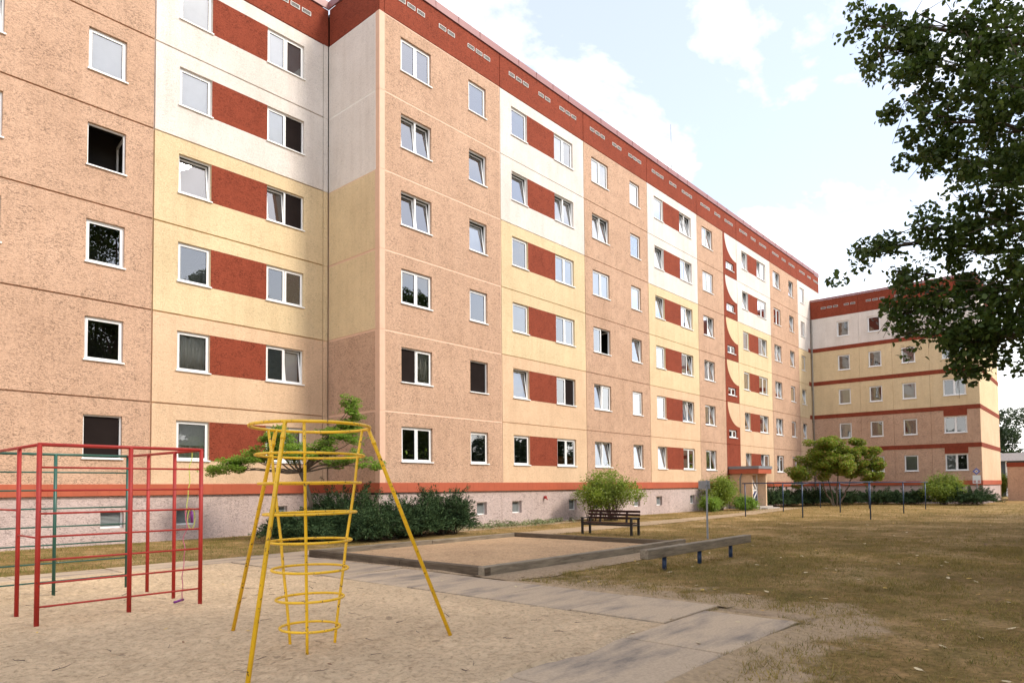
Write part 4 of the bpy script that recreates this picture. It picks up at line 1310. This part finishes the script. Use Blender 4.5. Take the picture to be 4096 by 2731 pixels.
def shade_tree(loc, seed, h, rad, label, rz=0.0):
    rng = np.random.default_rng(seed)
    root = empty('leafy_tree', loc)
    pts = []
    for k in range(int(95 * rad / 4)):
        th = rng.uniform(0, 2 * math.pi); z = rng.uniform(3.2, h)
        prof = math.sin(math.pi * min(0.98, max(0.08, (z - 1.6) / (h - 1.2)))) ** 0.55
        r_ = rng.uniform(0.15, 1) ** 0.6 * rad * prof
        pts.append(blob(300, (r_ * math.cos(th), r_ * math.sin(th), z), (1.05, 1.05, 0.85), rng, 0.2))
    P = leaf_cloud(np.concatenate(pts), 0.21, 1.25, 0.1, 0.3, rng)
    place('crown', np_mesh('crown', P, 6, LF['poplar']), root)
    mb = MB()
    limb(mb, curve((0, 0, -0.2), (0.2, 0.1, h * 0.9), (0.1, 0.1, 0), 10), 0.32, 0.04, 10)
    for k in range(16):
        th = rng.uniform(0, 2 * math.pi); z = rng.uniform(3, h * 0.75)
        limb(mb, curve((0.05, 0.05, z), (rad * .75 * math.cos(th), rad * .75 * math.sin(th), z + 1.8), (0, 0, 0.3), 6, 0.08), 0.09, 0.015, 6)
    mb.build('trunk', M['bark'], root, True)
    tag(root, label, 'tree', 'trees shading the playground')
    return root
shade_tree((8.0, -23.0, 0), 11, 16.5, 5.0, 'tall leafy tree mirrored in lower windows of the nearest peach bay')
shade_tree((17.0, -23.5, 0), 12, 15.5, 4.8, 'leafy tree mirrored in ground floor windows beyond the first bay')
shade_tree((30.0, -34.0, 0), 14, 21.0, 5.2, 'tallest leafy tree mirrored in third storey windows of the nearest peach bay')
shade_tree((1.5, -27.5, 0), 15, 15.5, 4.8, 'leafy tree mirrored in lower windows of the set-back wall')
shade_tree((12.5, -27.0, 0), 16, 16.0, 4.8, 'leafy tree whose shade darkens the right lawn')
shade_tree((-6.5, -25.0, 0), 13, 15.5, 4.6, 'leafy tree whose shade falls on the climbing frames')

# unseen lower trees, added to darken the reflections in the windows
rowme = None
for i, (x, y, sc_, rz_) in enumerate(((2, -44, .95, 0), (11, -46, 1.05, 1.1), (20, -44, .9, 2.3), (29, -47, 1.1, 3.1), (38, -45, 1.0, 4.0), (47, -46, 1.05, 5.0), (57, -45, .95, .6), (68, -47, 1.1, 1.9), (80, -46, 1.0, 2.9), (-50, -8, 1.2, .4), (-52, 0, 1.1, 2.0), (-49, 8, 1.2, 3.3), (-53, 16, 1.1, 5.1))):
    if rowme is None:
        rng = np.random.default_rng(99)
        pts = [blob(170, (rng.normal() * 2.6, rng.normal() * 2.2, rng.uniform(0.8, 9.0)), (1.6, 1.5, 1.2), rng, .2) for k in range(70)]
        mb = MB(); limb(mb, curve((0, 0, 0), (0, 0, 7), (.2, 0, 0), 6), .25, .05, 8)
        rowme = (np_mesh('crown', leaf_cloud(np.concatenate(pts), 0.38, 1.3, .1, .3, rng), 6, LF['far']), mb.mesh('trunk', M['bark'], True))
    root = empty('reflection_tree', (x, y, 0), rz_); root.scale = (sc_, sc_, sc_)
    tag(root, ('unseen low tree added to darken the ground floor window reflections' if x > 0 else 'unseen far left tree added to darken the wing window reflections'), 'tree', 'unseen trees added for reflections')
    place('crown', rowme[0], root); place('trunk', rowme[1], root)

# -- small layered tree in front of the set-back wall
def layered_tree():
    rng = np.random.default_rng(5)
    base = Vector((-2.94, -0.27, 0))
    root = empty('ornamental_tree', base)
    tag(root, 'small spreading tree with layered bright green foliage by the wall corner', 'tree')
    pads = [(-4.85, 1.75, 2.18, .42, .14), (-4.55, 1.45, 2.42, .5, .2), (-4.15, 1.0, 2.6, .55, .22), (-3.75, 0.7, 2.62, .55, .24), (-3.65, .55, 3.0, .5, .2), (-3.5, .35, 3.25, .42, .17),
            (-3.1, -.1, 2.62, .5, .2), (-2.7, -.55, 2.72, .5, .22), (-2.5, -.8, 3.0, .5, .22), (-2.3, -.95, 3.32, .5, .22), (-2.15, -1.15, 3.62, .42, .2), (-2.1, -1.2, 3.95, .36, .2), (-2.02, -1.3, 4.22, .28, .18),
            (-1.95, -1.4, 2.55, .45, .17), (-1.65, -1.7, 2.35, .36, .14), (-2.35, -.9, 2.45, .42, .17), (-3.3, .2, 2.9, .45, .2), (-4.4, 1.3, 2.25, .4, .14), (-2.0, -1.25, 3.1, .4, .17), (-3.35, -.5, 2.75, .45, .2), (-2.2, -.3, 3.4, .4, .18)]
    pts = []
    mb = MB()
    fork = Vector((-0.14, 0.16, 2.05))
    limb(mb, [(0.0, 0.0, -0.1), (0.05, -0.03, 0.6), (0.08, -0.08, 1.15), (-0.0, 0.02, 1.6), (-0.14, 0.16, 2.05)], 0.085, 0.06, 9)
    for (x, y, z, r, t) in pads:
        c = np.array([x, y, z]) - np.array(base)
        for q in range(int(10 * r / 0.45)):
            th = rng.uniform(0, 6.28); rr_ = r * rng.uniform(0.1, 1.05) ** 0.7
            cc = c + np.array([rr_ * math.cos(th), rr_ * math.sin(th), rng.normal() * t * 0.6 - 0.12 * (rr_ / r) ** 2])
            pts.append(blob(95, cc, (0.21, 0.21, 0.09), rng, 0.2))
            limb(mb, [tuple(c - np.array([0, 0, t * .5])), tuple((c + cc) / 2 - np.array([0, 0, .04])), tuple(cc)], 0.007, 0.003, 4)
        for k in range(5):
            th = rng.uniform(0, 6.28)
            s_ = rng.uniform(0, 1, 14)[:, None]
            pts.append(c + np.array([math.cos(th), math.sin(th), -0.12]) * s_ * r * 1.35 + rng.normal(size=(14, 3)) * .035)
        limb(mb, curve(fork, Vector(c) - Vector((0, 0, t * .5)), (0, 0, random.uniform(-.1, .05)), 7, 0.04), 0.035, 0.006, 6)
    P = leaf_cloud(np.concatenate(pts), 0.07, 1.6, 0.5, 0.3, rng, 0.2)
    place('crown', np_mesh('crown', P, 6, LF['maple']), root)
    mb.build('trunk', M['bark'], root, True)
layered_tree()

# -- junipers
def juniper(loc, rx, ry, h, seed, label, nb=330, name='juniper_bush', grp='dark spreading junipers', nl=80, leaf=0.085):
    rng = np.random.default_rng(seed)
    root = empty(name, loc)
    tag(root, label, 'shrub', grp)
    C_, D_ = [], []
    mb = MB()
    for b_ in range(nb):
        th = rng.uniform(0, 2 * math.pi)
        e = rng.uniform(0.05, 1.0) ** 1.25
        out = rng.uniform(0.6, 1.15)
        tip = np.array([rx * out * math.cos(th) * (1 - .35 * e), ry * out * math.sin(th) * (1 - .35 * e), h * (0.12 + 0.9 * e * rng.uniform(.6, 1.08))])
        st = np.array([rng.uniform(-.35, .35) * rx, rng.uniform(-.35, .35) * ry, 0.02])
        t = 0.3 + 0.7 * rng.uniform(0, 1.0, nl) ** 0.75
        p = st + (tip - st) * t[:, None]
        p[:, 2] += 0.18 * h * np.sin(math.pi * t) * (1 - e)
        wd = 0.115 * (1.08 - t)[:, None] + 0.016
        dr = (tip - st) / np.linalg.norm(tip - st)
        off = rng.normal(size=(nl, 3)) * wd
        p = p + off
        C_.append(p)
        D_.append(np.tile(dr, (nl, 1)) + off * 3.5 + np.array([0, 0, .1]))
        if b_ % 6 == 0:
            mb.tube([st, st + (tip - st) * .5 + np.array([0, 0, .06 * h]), st + (tip - st) * .85], [0.014, 0.01, 0.004], 5)
    P = leaf_cloud(np.concatenate(C_), leaf, 3.6, 0.15, 0.4, rng, 0.0, np.concatenate(D_))
    place('foliage', np_mesh('foliage', P, 6, LF['juniper']), root)
    mb.build('stem', M['bark'], root, True)
    return root
juniper((-3.3, -0.7, 0), 1.4, 1.6, 1.05, 31, 'leftmost dark juniper, below the small spreading tree')
juniper((-1.75, -0.6, 0), 1.45, 1.5, 1.75, 32, 'juniper with the tallest upswept sprays against the shaded return wall', 380)
juniper((-1.6, -2.1, 0), 1.6, 1.2, 1.1, 33, 'low dark juniper bulging towards the back timber of the sandpit')
juniper((-0.1, -1.7, 0), 1.4, 1.3, 1.35, 34, 'dark juniper in front of the building corner', 360)
juniper((1.3, -1.75, 0), 1.25, 1.2, 1.65, 35, 'rightmost dark juniper of the corner group with a pointed crown', 400)

# -- broadleaf shrubs
def shrub(loc, rx, ry, h, seed, label, mat, nstem=26, leaf=0.085, name='leafy_shrub', grp=None, z0=0.35, nleaf=260, droop=0.5, elong=2.2, dens=0.13):
    rng = np.random.default_rng(seed)
    root = empty(name, loc)
    tag(root, label, 'shrub', grp)
    mb = MB(); pts = []
    for s in range(nstem):
        th = rng.uniform(0, 2 * math.pi); o_ = rng.uniform(0.15, 1) ** 0.6
        zz = h * (1 - 0.5 * o_ ** 2.2) * rng.uniform(0.72, 1.05)
        tip = Vector((rx * o_ * math.cos(th), ry * o_ * math.sin(th), zz))
        b0 = Vector((rng.uniform(-.12, .12) * rx * 1.6, rng.uniform(-.12, .12) * ry * 1.6, 0))
        cv = curve(b0, tip, (0, 0, 0.16 * h), 8, 0.03)
        limb(mb, cv, 0.016, 0.004, 5)
        for q in cv[2:]:
            if q.z < z0 * h: continue
            pts.append(np.array(q) + rng.normal(size=(int(nleaf / 8), 3)) * dens * (0.7 + 0.5 * h / 2))
        for k in range(3):
            d = rng.normal(size=3); d[2] = abs(d[2]) * .5; d /= np.linalg.norm(d)
            tt = rng.uniform(0, 1, 12)[:, None]
            pts.append(np.array(tip) + d * tt * 0.3 * h / 2 + rng.normal(size=(12, 3)) * .03)
    P = leaf_cloud(np.concatenate(pts), leaf, elong, 0.15, 0.35, rng, droop)
    place('foliage', np_mesh('foliage', P, 6, LF[mat]), root)
    mb.build('stem', M['bark'], root, True)
    return root
shrub((11.5, -1.75, 0), 1.4, 1.4, 2.3, 41, 'airy bright green shrub right behind the bench', 'lime', 46, 0.09)
shrub((10.75, -1.25, 0), 1.2, 0.9, 1.75, 42, 'looser green shrub against the plinth, left of the bench back', 'lime', 18, 0.085)
shrub((24.6, -0.95, 0), 1.15, 1.0, 2.05, 43, 'dense yellow green shrub beside the entrance porch', 'lime', 34, 0.10, z0=0.1, nleaf=420, dens=.17)
shrub((26.2, -1.8, 0), 1.0, 0.8, 0.75, 44, 'low dark green shrub at the foot of the entrance porch', 'maple', 22, 0.09, z0=0.0, nleaf=420, dens=.14)
shrub((22.8, -1.3, 0), 0.8, 0.7, 0.8, 45, 'low dark shrub left of the yellow green one', 'maple', 18, 0.09, z0=0.0, nleaf=380, dens=.14)
# far hedge along the wing
far = [((32.2, -1.3), 1.5, 1.0, 1.3, 'juniper just right of the entrance steps'), ((34.6, -1.6), 1.6, 1.1, 1.15, 'juniper left of the turning tree'), ((37.2, -2.2), 1.7, 1.2, 1.2, 'juniper beneath the turning tree'),
       ((39.6, -3.6), 1.6, 1.3, 1.05, 'juniper right of the turning tree trunk'), ((41.2, -5.6), 1.5, 1.5, 1.1, 'juniper under the wing cellar windows'), ((42.2, -11.2), 1.6, 1.6, 1.2, 'last juniper by the wing corner'), ((42.0, -7.6), 1.4, 1.4, 1.0, 'juniper between the cellar windows and the bright shrub')]
for i, (xy, rx, ry, h, lb) in enumerate(far):
    juniper((xy[0], xy[1], 0), rx * 1.25, ry * 1.25, h * 1.2, 60 + i, lb, 220, 'juniper_bush', 'dark spreading junipers', 70, 0.12)
shrub((41.6, -9.8, 0), 1.3, 1.3, 2.0, 71, 'bright green shrub in front of the wing near its corner', 'lime', 34, 0.11, z0=0.1, nleaf=420, dens=.18)

# -- tree with turning leaves by the wing
def turning_tree():
    rng = np.random.default_rng(8)
    base = Vector((36.0, -4.3, 0))
    root = empty('ornamental_tree', base)
    tag(root, 'rounded multi stemmed tree with orange tinged leaves near the wing', 'tree')
    pads = [(35.0, -3.2, 3.6), (34.6, -2.7, 3.0), (35.6, -3.9, 4.35), (36.4, -4.8, 3.9), (37.3, -5.8, 4.4), (37.8, -6.4, 3.5), (37.6, -6.1, 2.5), (36.4, -4.8, 3.0), (35.3, -3.6, 3.0), (37.0, -5.4, 3.3), (34.2, -2.3, 2.5),
            (36.9, -5.2, 4.1), (35.9, -4.2, 3.6), (38.0, -6.7, 2.9), (37.9, -6.6, 2.0), (35.3, -3.2, 4.1), (34.9, -3.4, 2.7), (36.8, -4.2, 3.4), (33.9, -1.9, 2.0), (36.6, -5.5, 2.6)]
    for q in range(12):
        v = rng.normal(size=3); v /= np.linalg.norm(v)
        pads.append(tuple(np.array([36.1, -4.5, 3.25]) + v * np.array([1.5, 1.7, 1.0]) * rng.uniform(.3, 1)))
    pts = []; mb = MB()
    STEMS = [(-0.75, 0.75, 1.9), (0.1, -0.15, 2.3), (0.75, -0.9, 2.1), (-0.1, 0.5, 2.2)]
    for q in STEMS:
        limb(mb, curve((q[0] * .15, q[1] * .15, -.05), q, (0.06, 0.05, -.1), 8, .05), 0.065, 0.035, 7)
    for i, c in enumerate(pads):
        c = np.array(c) - np.array(base)
        r = rng.uniform(0.5, 0.72)
        c = c * np.array([.85, .85, 1.0])
        for q in range(6):
            cc = c + rng.normal(size=3) * np.array([.36, .36, .26])
            pts.append(blob(330, cc, (.44, .44, .27), rng, 0.3))
        st = min(STEMS, key=lambda q: (Vector(q) - Vector(c)).length)
        limb(mb, curve(Vector(st) * 0.97, c, (0, 0, .1), 6, .06), 0.028, 0.008, 5)
    P = leaf_cloud(np.concatenate(pts), 0.12, 1.7, 0.3, 0.3, rng, 0.3)
    place('crown', np_mesh('crown', P, 6, LF['autumn']), root)
    mb.build('trunk', M['bark'], root, True)
turning_tree()

# -- distant trees beyond the hall
for i, (x, y, h, lb) in enumerate(((104, -6.5, 12.5, 'tall dark distant tree right beside the wing gable'), (108, -14.0, 9.5, 'lower distant tree cut by the right edge'), (100, 3.0, 11.5, 'distant tree mostly hidden behind the wing'))):
    rng = np.random.default_rng(80 + i)
    root = empty('distant_tree', (x, y, 0)); tag(root, lb, 'tree', 'distant trees')
    pts = [blob(260, (rng.normal() * 1.9, rng.normal() * 1.9, h * rng.uniform(.3, .95)), (1.3, 1.3, 1.0), rng, .4) for k in range(45)]
    place('crown', np_mesh('crown', leaf_cloud(np.concatenate(pts), 0.30, 1.4, .1, .3, rng), 6, LF['far']), root)
    mb = MB(); limb(mb, curve((0, 0, 0), (0, 0, h * .8), (.2, 0, 0), 6), .25, .05, 8); mb.build('trunk', M['bark'], root, True)
shrub((60.5, -11.1, 0), 0.9, 0.8, 2.4, 91, 'narrow bright bush in the gap beside the outbuilding', 'lime', 26, 0.12, z0=0.05, nleaf=420, dens=.18)

# -- ground cover along the plinth
def cover():
    rng = np.random.default_rng(14)
    n = 5200
    x = rng.uniform(1.9, 10.2, n); y = -0.35 - np.abs(rng.normal(0, 0.42, n))
    m = np.array([noise.noise(Vector((a * 1.6, b_ * 1.6, 1))) > -0.12 for a, b_ in zip(x, y)])
    x, y = x[m], y[m]
    hgt = np.array([0.10 + 0.16 * max(0, noise.noise(Vector((a * 2.1, b_ * 2.1, 4))) + .4) for a, b_ in zip(x, y)])
    z = rng.uniform(0.02, 1, len(x)) * hgt
    P = leaf_cloud(np.stack([x, y, z], 1), 0.075, 1.7, 0.5, 0.4, rng)
    tag(place('ground_cover', np_mesh('ground_cover', P, 6, LF['cover'])), 'low pale variegated ground cover along the plinth', kind='stuff')
cover()

# ------------------------------------------------------------------ grass blades
def in_rect(x, y, r): return (x > r[0]) & (x < r[1]) & (y > r[2]) & (y < r[3])
def grass():
    rng = np.random.default_rng(9)
    zones = [(-10.0, 6.0, -19.0, -15.9, 1500), (-5.9, 6.0, -15.9, -10.6, 1300), (6.0, 18.0, -19.0, -3.0, 230), (18.0, 46.0, -20.0, -1.0, 70),
             (-17.0, -2.5, -3.75, 3.0, 420), (1.6, 6.0, -10.5, -4.9, 420), (1.6, 22.0, -3.5, -0.2, 220)]
    X, Y, S = [], [], []
    for x0, x1, y0, y1, d in zones:
        n = int((x1 - x0) * (y1 - y0) * d)
        X.append(rng.uniform(x0, x1, n)); Y.append(rng.uniform(y0, y1, n)); S.append(np.full(n, 1.0 if d > 500 else (1.25 if d > 200 else 1.9)))
    # tufts creeping over slab edges and joints
    for (ax, ay, bx, by, n, sp_) in ((-10.6, -15.97, -6.5, -15.97, 3000, .06), (-6.05, -14.6, -5.95, -11.2, 1100, .10), (-6.55, -15.95, -6.5, -14.8, 700, .07), (-7.4, -13.5, -6.2, -13.5, 90, .012), (-7.2, -14.83, -6.2, -14.83, 130, .015), (-5.6, -10.42, -4.6, -10.42, 260, .05), (-8.45, -15.8, -8.45, -14.9, 110, .015), (-17, -3.78, -5.6, -3.78, 1500, .06), (-3.6, -12.4, 0.6, -12.4, 900, .09), (-5.5, -11.25, -3.2, -11.2, 500, .06)):
        t = rng.uniform(0, 1, n)
        X.append(ax + (bx - ax) * t + rng.normal(0, sp_, n)); Y.append(ay + (by - ay) * t + rng.normal(0, sp_, n)); S.append(np.full(n, 1.15))
    nt = 1500
    tx, ty = rng.uniform(-9.5, 9, nt), rng.uniform(-18.5, -10.7, nt)
    for a, b_ in zip(tx, ty):
        k = int(rng.integers(8, 30)); r_ = rng.uniform(.015, .06)
        X.append(rng.normal(a, r_, k)); Y.append(rng.normal(b_, r_, k)); S.append(np.full(k, rng.uniform(0.9, 1.55)))
    X, Y, S = map(np.concatenate, (X, Y, S))
    keep = ~(in_rect(X, Y, (-5.72, 1.4, -10.3, -4.8)) | in_rect(X, Y, (-20, -6.6, -15.9, -3.9)) | in_rect(X, Y, (-7, -6.12, -14.8, -3.9)) | in_rect(X, Y, (-6.0, -5.9, -14.2, -4.8)) | in_rect(X, Y, (28.0, 30.6, -2.5, 0.5)))
    path = (X > -5) & (X < 27) & (Y > -4.85) & (Y < -3.6)
    keep &= ~(path & (rng.uniform(0, 1, len(X)) < .93))
    worn = (X > -5.9) & (X < 2.2) & (Y > -11.15) & (Y < -10.3)
    keep &= ~(worn & (rng.uniform(0, 1, len(X)) < .9))
    X, Y, S = X[keep], Y[keep], S[keep]
    pn = np.array([noise.noise(Vector((a * .55, b_ * .55, 0))) + .6 * noise.noise(Vector((a * 2.3, b_ * 2.3, 3))) for a, b_ in zip(X, Y)])
    fr = np.clip((-4.2 - X) / 2.0, 0, 1) * np.clip((-9.5 - Y) / 1.5, 0, 1) * np.clip((Y + 17.1) / 1.1, 0, 1)
    k2 = rng.uniform(-.75, .55, len(X)) < pn + .12 - .38 * fr
    X, Y, S, pn = X[k2], Y[k2], S[k2], pn[k2]
    n = len(X)
    tf = np.array([noise.noise(Vector((a * 5.5, b_ * 5.5, 7))) for a, b_ in zip(X, Y)])
    h = rng.uniform(.014, .045, n) * S * (1 + .7 * np.clip(pn, -.5, 1)) * (1 + 1.1 * np.clip(tf, -.5, 1))
    wdt = rng.uniform(.0024, .0046, n) * S
    th = rng.uniform(0, 2 * math.pi, n); ln = rng.uniform(.2, 1.3, n) * h
    th2 = rng.uniform(0, 2 * math.pi, n)
    b0 = np.stack([X - wdt * np.cos(th), Y - wdt * np.sin(th), np.zeros(n)], 1)
    b1 = np.stack([X + wdt * np.cos(th), Y + wdt * np.sin(th), np.zeros(n)], 1)
    tp = np.stack([X + ln * np.cos(th2), Y + ln * np.sin(th2), h], 1)
    P = np.stack([b0, b1, tp], 1)
    P[:, :, 2] += .002
    gm = leafmat('dry_grass_blade', [(0.15, 0.145, 0.034), (0.34, 0.25, 0.09), (0.25, 0.20, 0.062), (0.46, 0.335, 0.145), (0.14, 0.145, 0.034), (0.39, 0.27, 0.105)], 0.3, 0.7, 0.2)
    left = (X < -2.4) & (Y > -3.9)
    gm2 = leafmat('greener_grass_blade', [(0.12, 0.14, 0.03), (0.24, 0.22, 0.06), (0.16, 0.18, 0.04), (0.34, 0.27, 0.10), (0.11, 0.14, 0.03)], 0.3, 0.7, 0.2)
    tag(place('grass', np_mesh('grass', P[~left], 3, gm)), 'short dry patchy grass of the lawn', kind='stuff')
    tag(place('grass', np_mesh('grass', P[left], 3, gm2)), 'greener grass strip below the set-back wall', kind='stuff')
grass()

# ------------------------------------------------------------------ fallen leaves and twigs
def leaf_mesh(seed, mat):
    rng = np.random.default_rng(seed)
    out = [(0.5, 0), (.30, .24), (0.02, .30), (-.28, .20), (-.5, .02), (-.26, -.22), (.04, -.28), (.32, -.2)]
    mb = MB()
    cz = 0.0
    V = [(x + rng.normal() * .03, y + rng.normal() * .03, .10 * abs(y) * 2 + .10 * x * x * 3 * rng.uniform(.5, 1.5)) for x, y in out]
    for i in range(8):
        mb.poly([(0, 0, cz), V[i], V[(i + 1) % 8]])
    mb.tube([(-.5, .02, .05), (-.8, .06, .02)], .012, 4)
    return mb.mesh('fallen_leaf', mat)
LC = [('cream', (0.62, 0.50, 0.30)), ('yellow', (0.58, 0.38, 0.08)), ('brown', (0.20, 0.10, 0.045)), ('ochre', (0.45, 0.27, 0.08))]
LM = [leaf_mesh(i, simple(c + '_dry_leaf', col, .7, .15, 30)) for i, (c, col) in enumerate(LC)]
def lay(x, y, z, ci, size, label, grp):
    o = place('fallen_leaf', LM[ci], None, (x, y, z + 0.008), rot=(R(random.uniform(-16, 16)), R(random.uniform(-16, 16)), random.uniform(0, 6.28)))
    o.scale = (size, size * random.uniform(.8, 1.15), size)
    tag(o, label, 'leaf', grp)
RL = random.Random(5)
for i in range(165):
    while True:
        x, y = (RL.uniform(-8.5, 16), RL.uniform(-18, -4.5)) if i % 2 else (RL.uniform(-8.0, 3), RL.uniform(-18, -11))
        d = math.hypot(x + 14.3, y + 18.5)
        if RL.random() > 7.0 / max(d, 5): continue
        if -6.0 < x < 1.6 and -10.5 < y < -4.7: continue
        if x < -5.6 and y > -15.9: continue
        break
    ci = RL.choice((0, 0, 0, 1, 1, 2, 3))
    lay(x, y, 0.004, ci, RL.uniform(.055, .105), ('pale cream', 'bright yellow', 'dark brown', 'ochre')[ci] + ' fallen leaf lying on the dry lawn', 'leaves scattered on the lawn')
for i in range(34):
    x, y = RL.uniform(-12.5, -7.8), RL.uniform(-14.2, -6)
    ci = RL.choice((0, 1, 2, 2, 3))
    lay(x, y, 0.045, ci, RL.uniform(.035, .06), ('pale cream', 'bright yellow', 'dark brown', 'ochre')[ci] + ' fallen leaf lying on the play sand', 'leaves on the sand')
for i in range(9):
    x, y = RL.uniform(-9.2, -6.2), RL.uniform(-15.6, -14.5)
    if i > 5: x, y = RL.uniform(-7.3, -6.2), RL.uniform(-13.5, -7)
    ci = RL.choice((0, 0, 3))
    lay(x, y, 0.046, ci, RL.uniform(.05, .075), ('pale cream', 'bright yellow', 'dark brown', 'ochre')[ci] + ' fallen leaf lying on the concrete slabs', 'leaves on the slabs')
TW = simple('twig_bark', (0.10, 0.07, 0.05), .9, .2, 20)
def twig_mesh(seed):
    rr_ = random.Random(seed)
    p = [Vector((0, 0, 0))]
    a = 0
    for k in range(5):
        a += rr_.uniform(-.5, .5)
        p.append(p[-1] + Vector((math.cos(a) * .05, math.sin(a) * .05, rr_.uniform(-.006, .008))))
    mb = MB(); mb.tube(p, [.006, .006, .005, .0045, .0035, .002], 5)
    q = p[2]; mb.tube([q, q + Vector((.03, .04 * rr_.choice((-1, 1)), .012))], [.0025, .0012], 4)
    return mb.mesh('twig', TW)
TWM = [twig_mesh(s) for s in range(5)]
for i in range(60):
    x, y = RL.uniform(-12.8, -7.7), RL.uniform(-14.6, -6.5)
    o = place('twig', TWM[i % 5], None, (x, y, 0.052), rot=(0, R(RL.uniform(-12, 4)), RL.uniform(0, 6.28)))
    s_ = RL.uniform(.3, .75); o.scale = (s_, s_, s_)
    tag(o, 'thin dry twig lying in the play sand', 'twig', 'twigs on the sand')

# ------------------------------------------------------------------ pot plants behind the nearest ground floor window
POT = simple('red_flower_pot', (0.30, 0.04, 0.03), .5)
for k, (x, lb) in enumerate(((1.30, 'small pot plant in left pane of nearest ground floor window'), (2.02, 'spiky pot plant in right pane of nearest ground floor window'))):
    pr = empty('pot_plant', (x, 0.30, LV(0) + WZ0 + 0.03)); tag(pr, lb, 'pot plant')
    MB().tube([(0, 0, 0), (0, 0, 0.13)], [0.055, 0.075], 12).build('pot', POT, pr)
    rng = np.random.default_rng(120 + k)
    C_ = []
    for q in range(46):
        d = rng.normal(size=3); d[2] = abs(d[2]) + .4; d /= np.linalg.norm(d)
        C_.append(np.array([0, 0, .13]) + d * rng.uniform(.05, .32 + .1 * k))
    C_ = np.array(C_)
    place('foliage', np_mesh('foliage', leaf_cloud(C_, .16, 5.0 if k else 2.2, 0, .3, rng, 0, C_ - np.array([0, 0, .1])), 6, LF['maple']), pr)
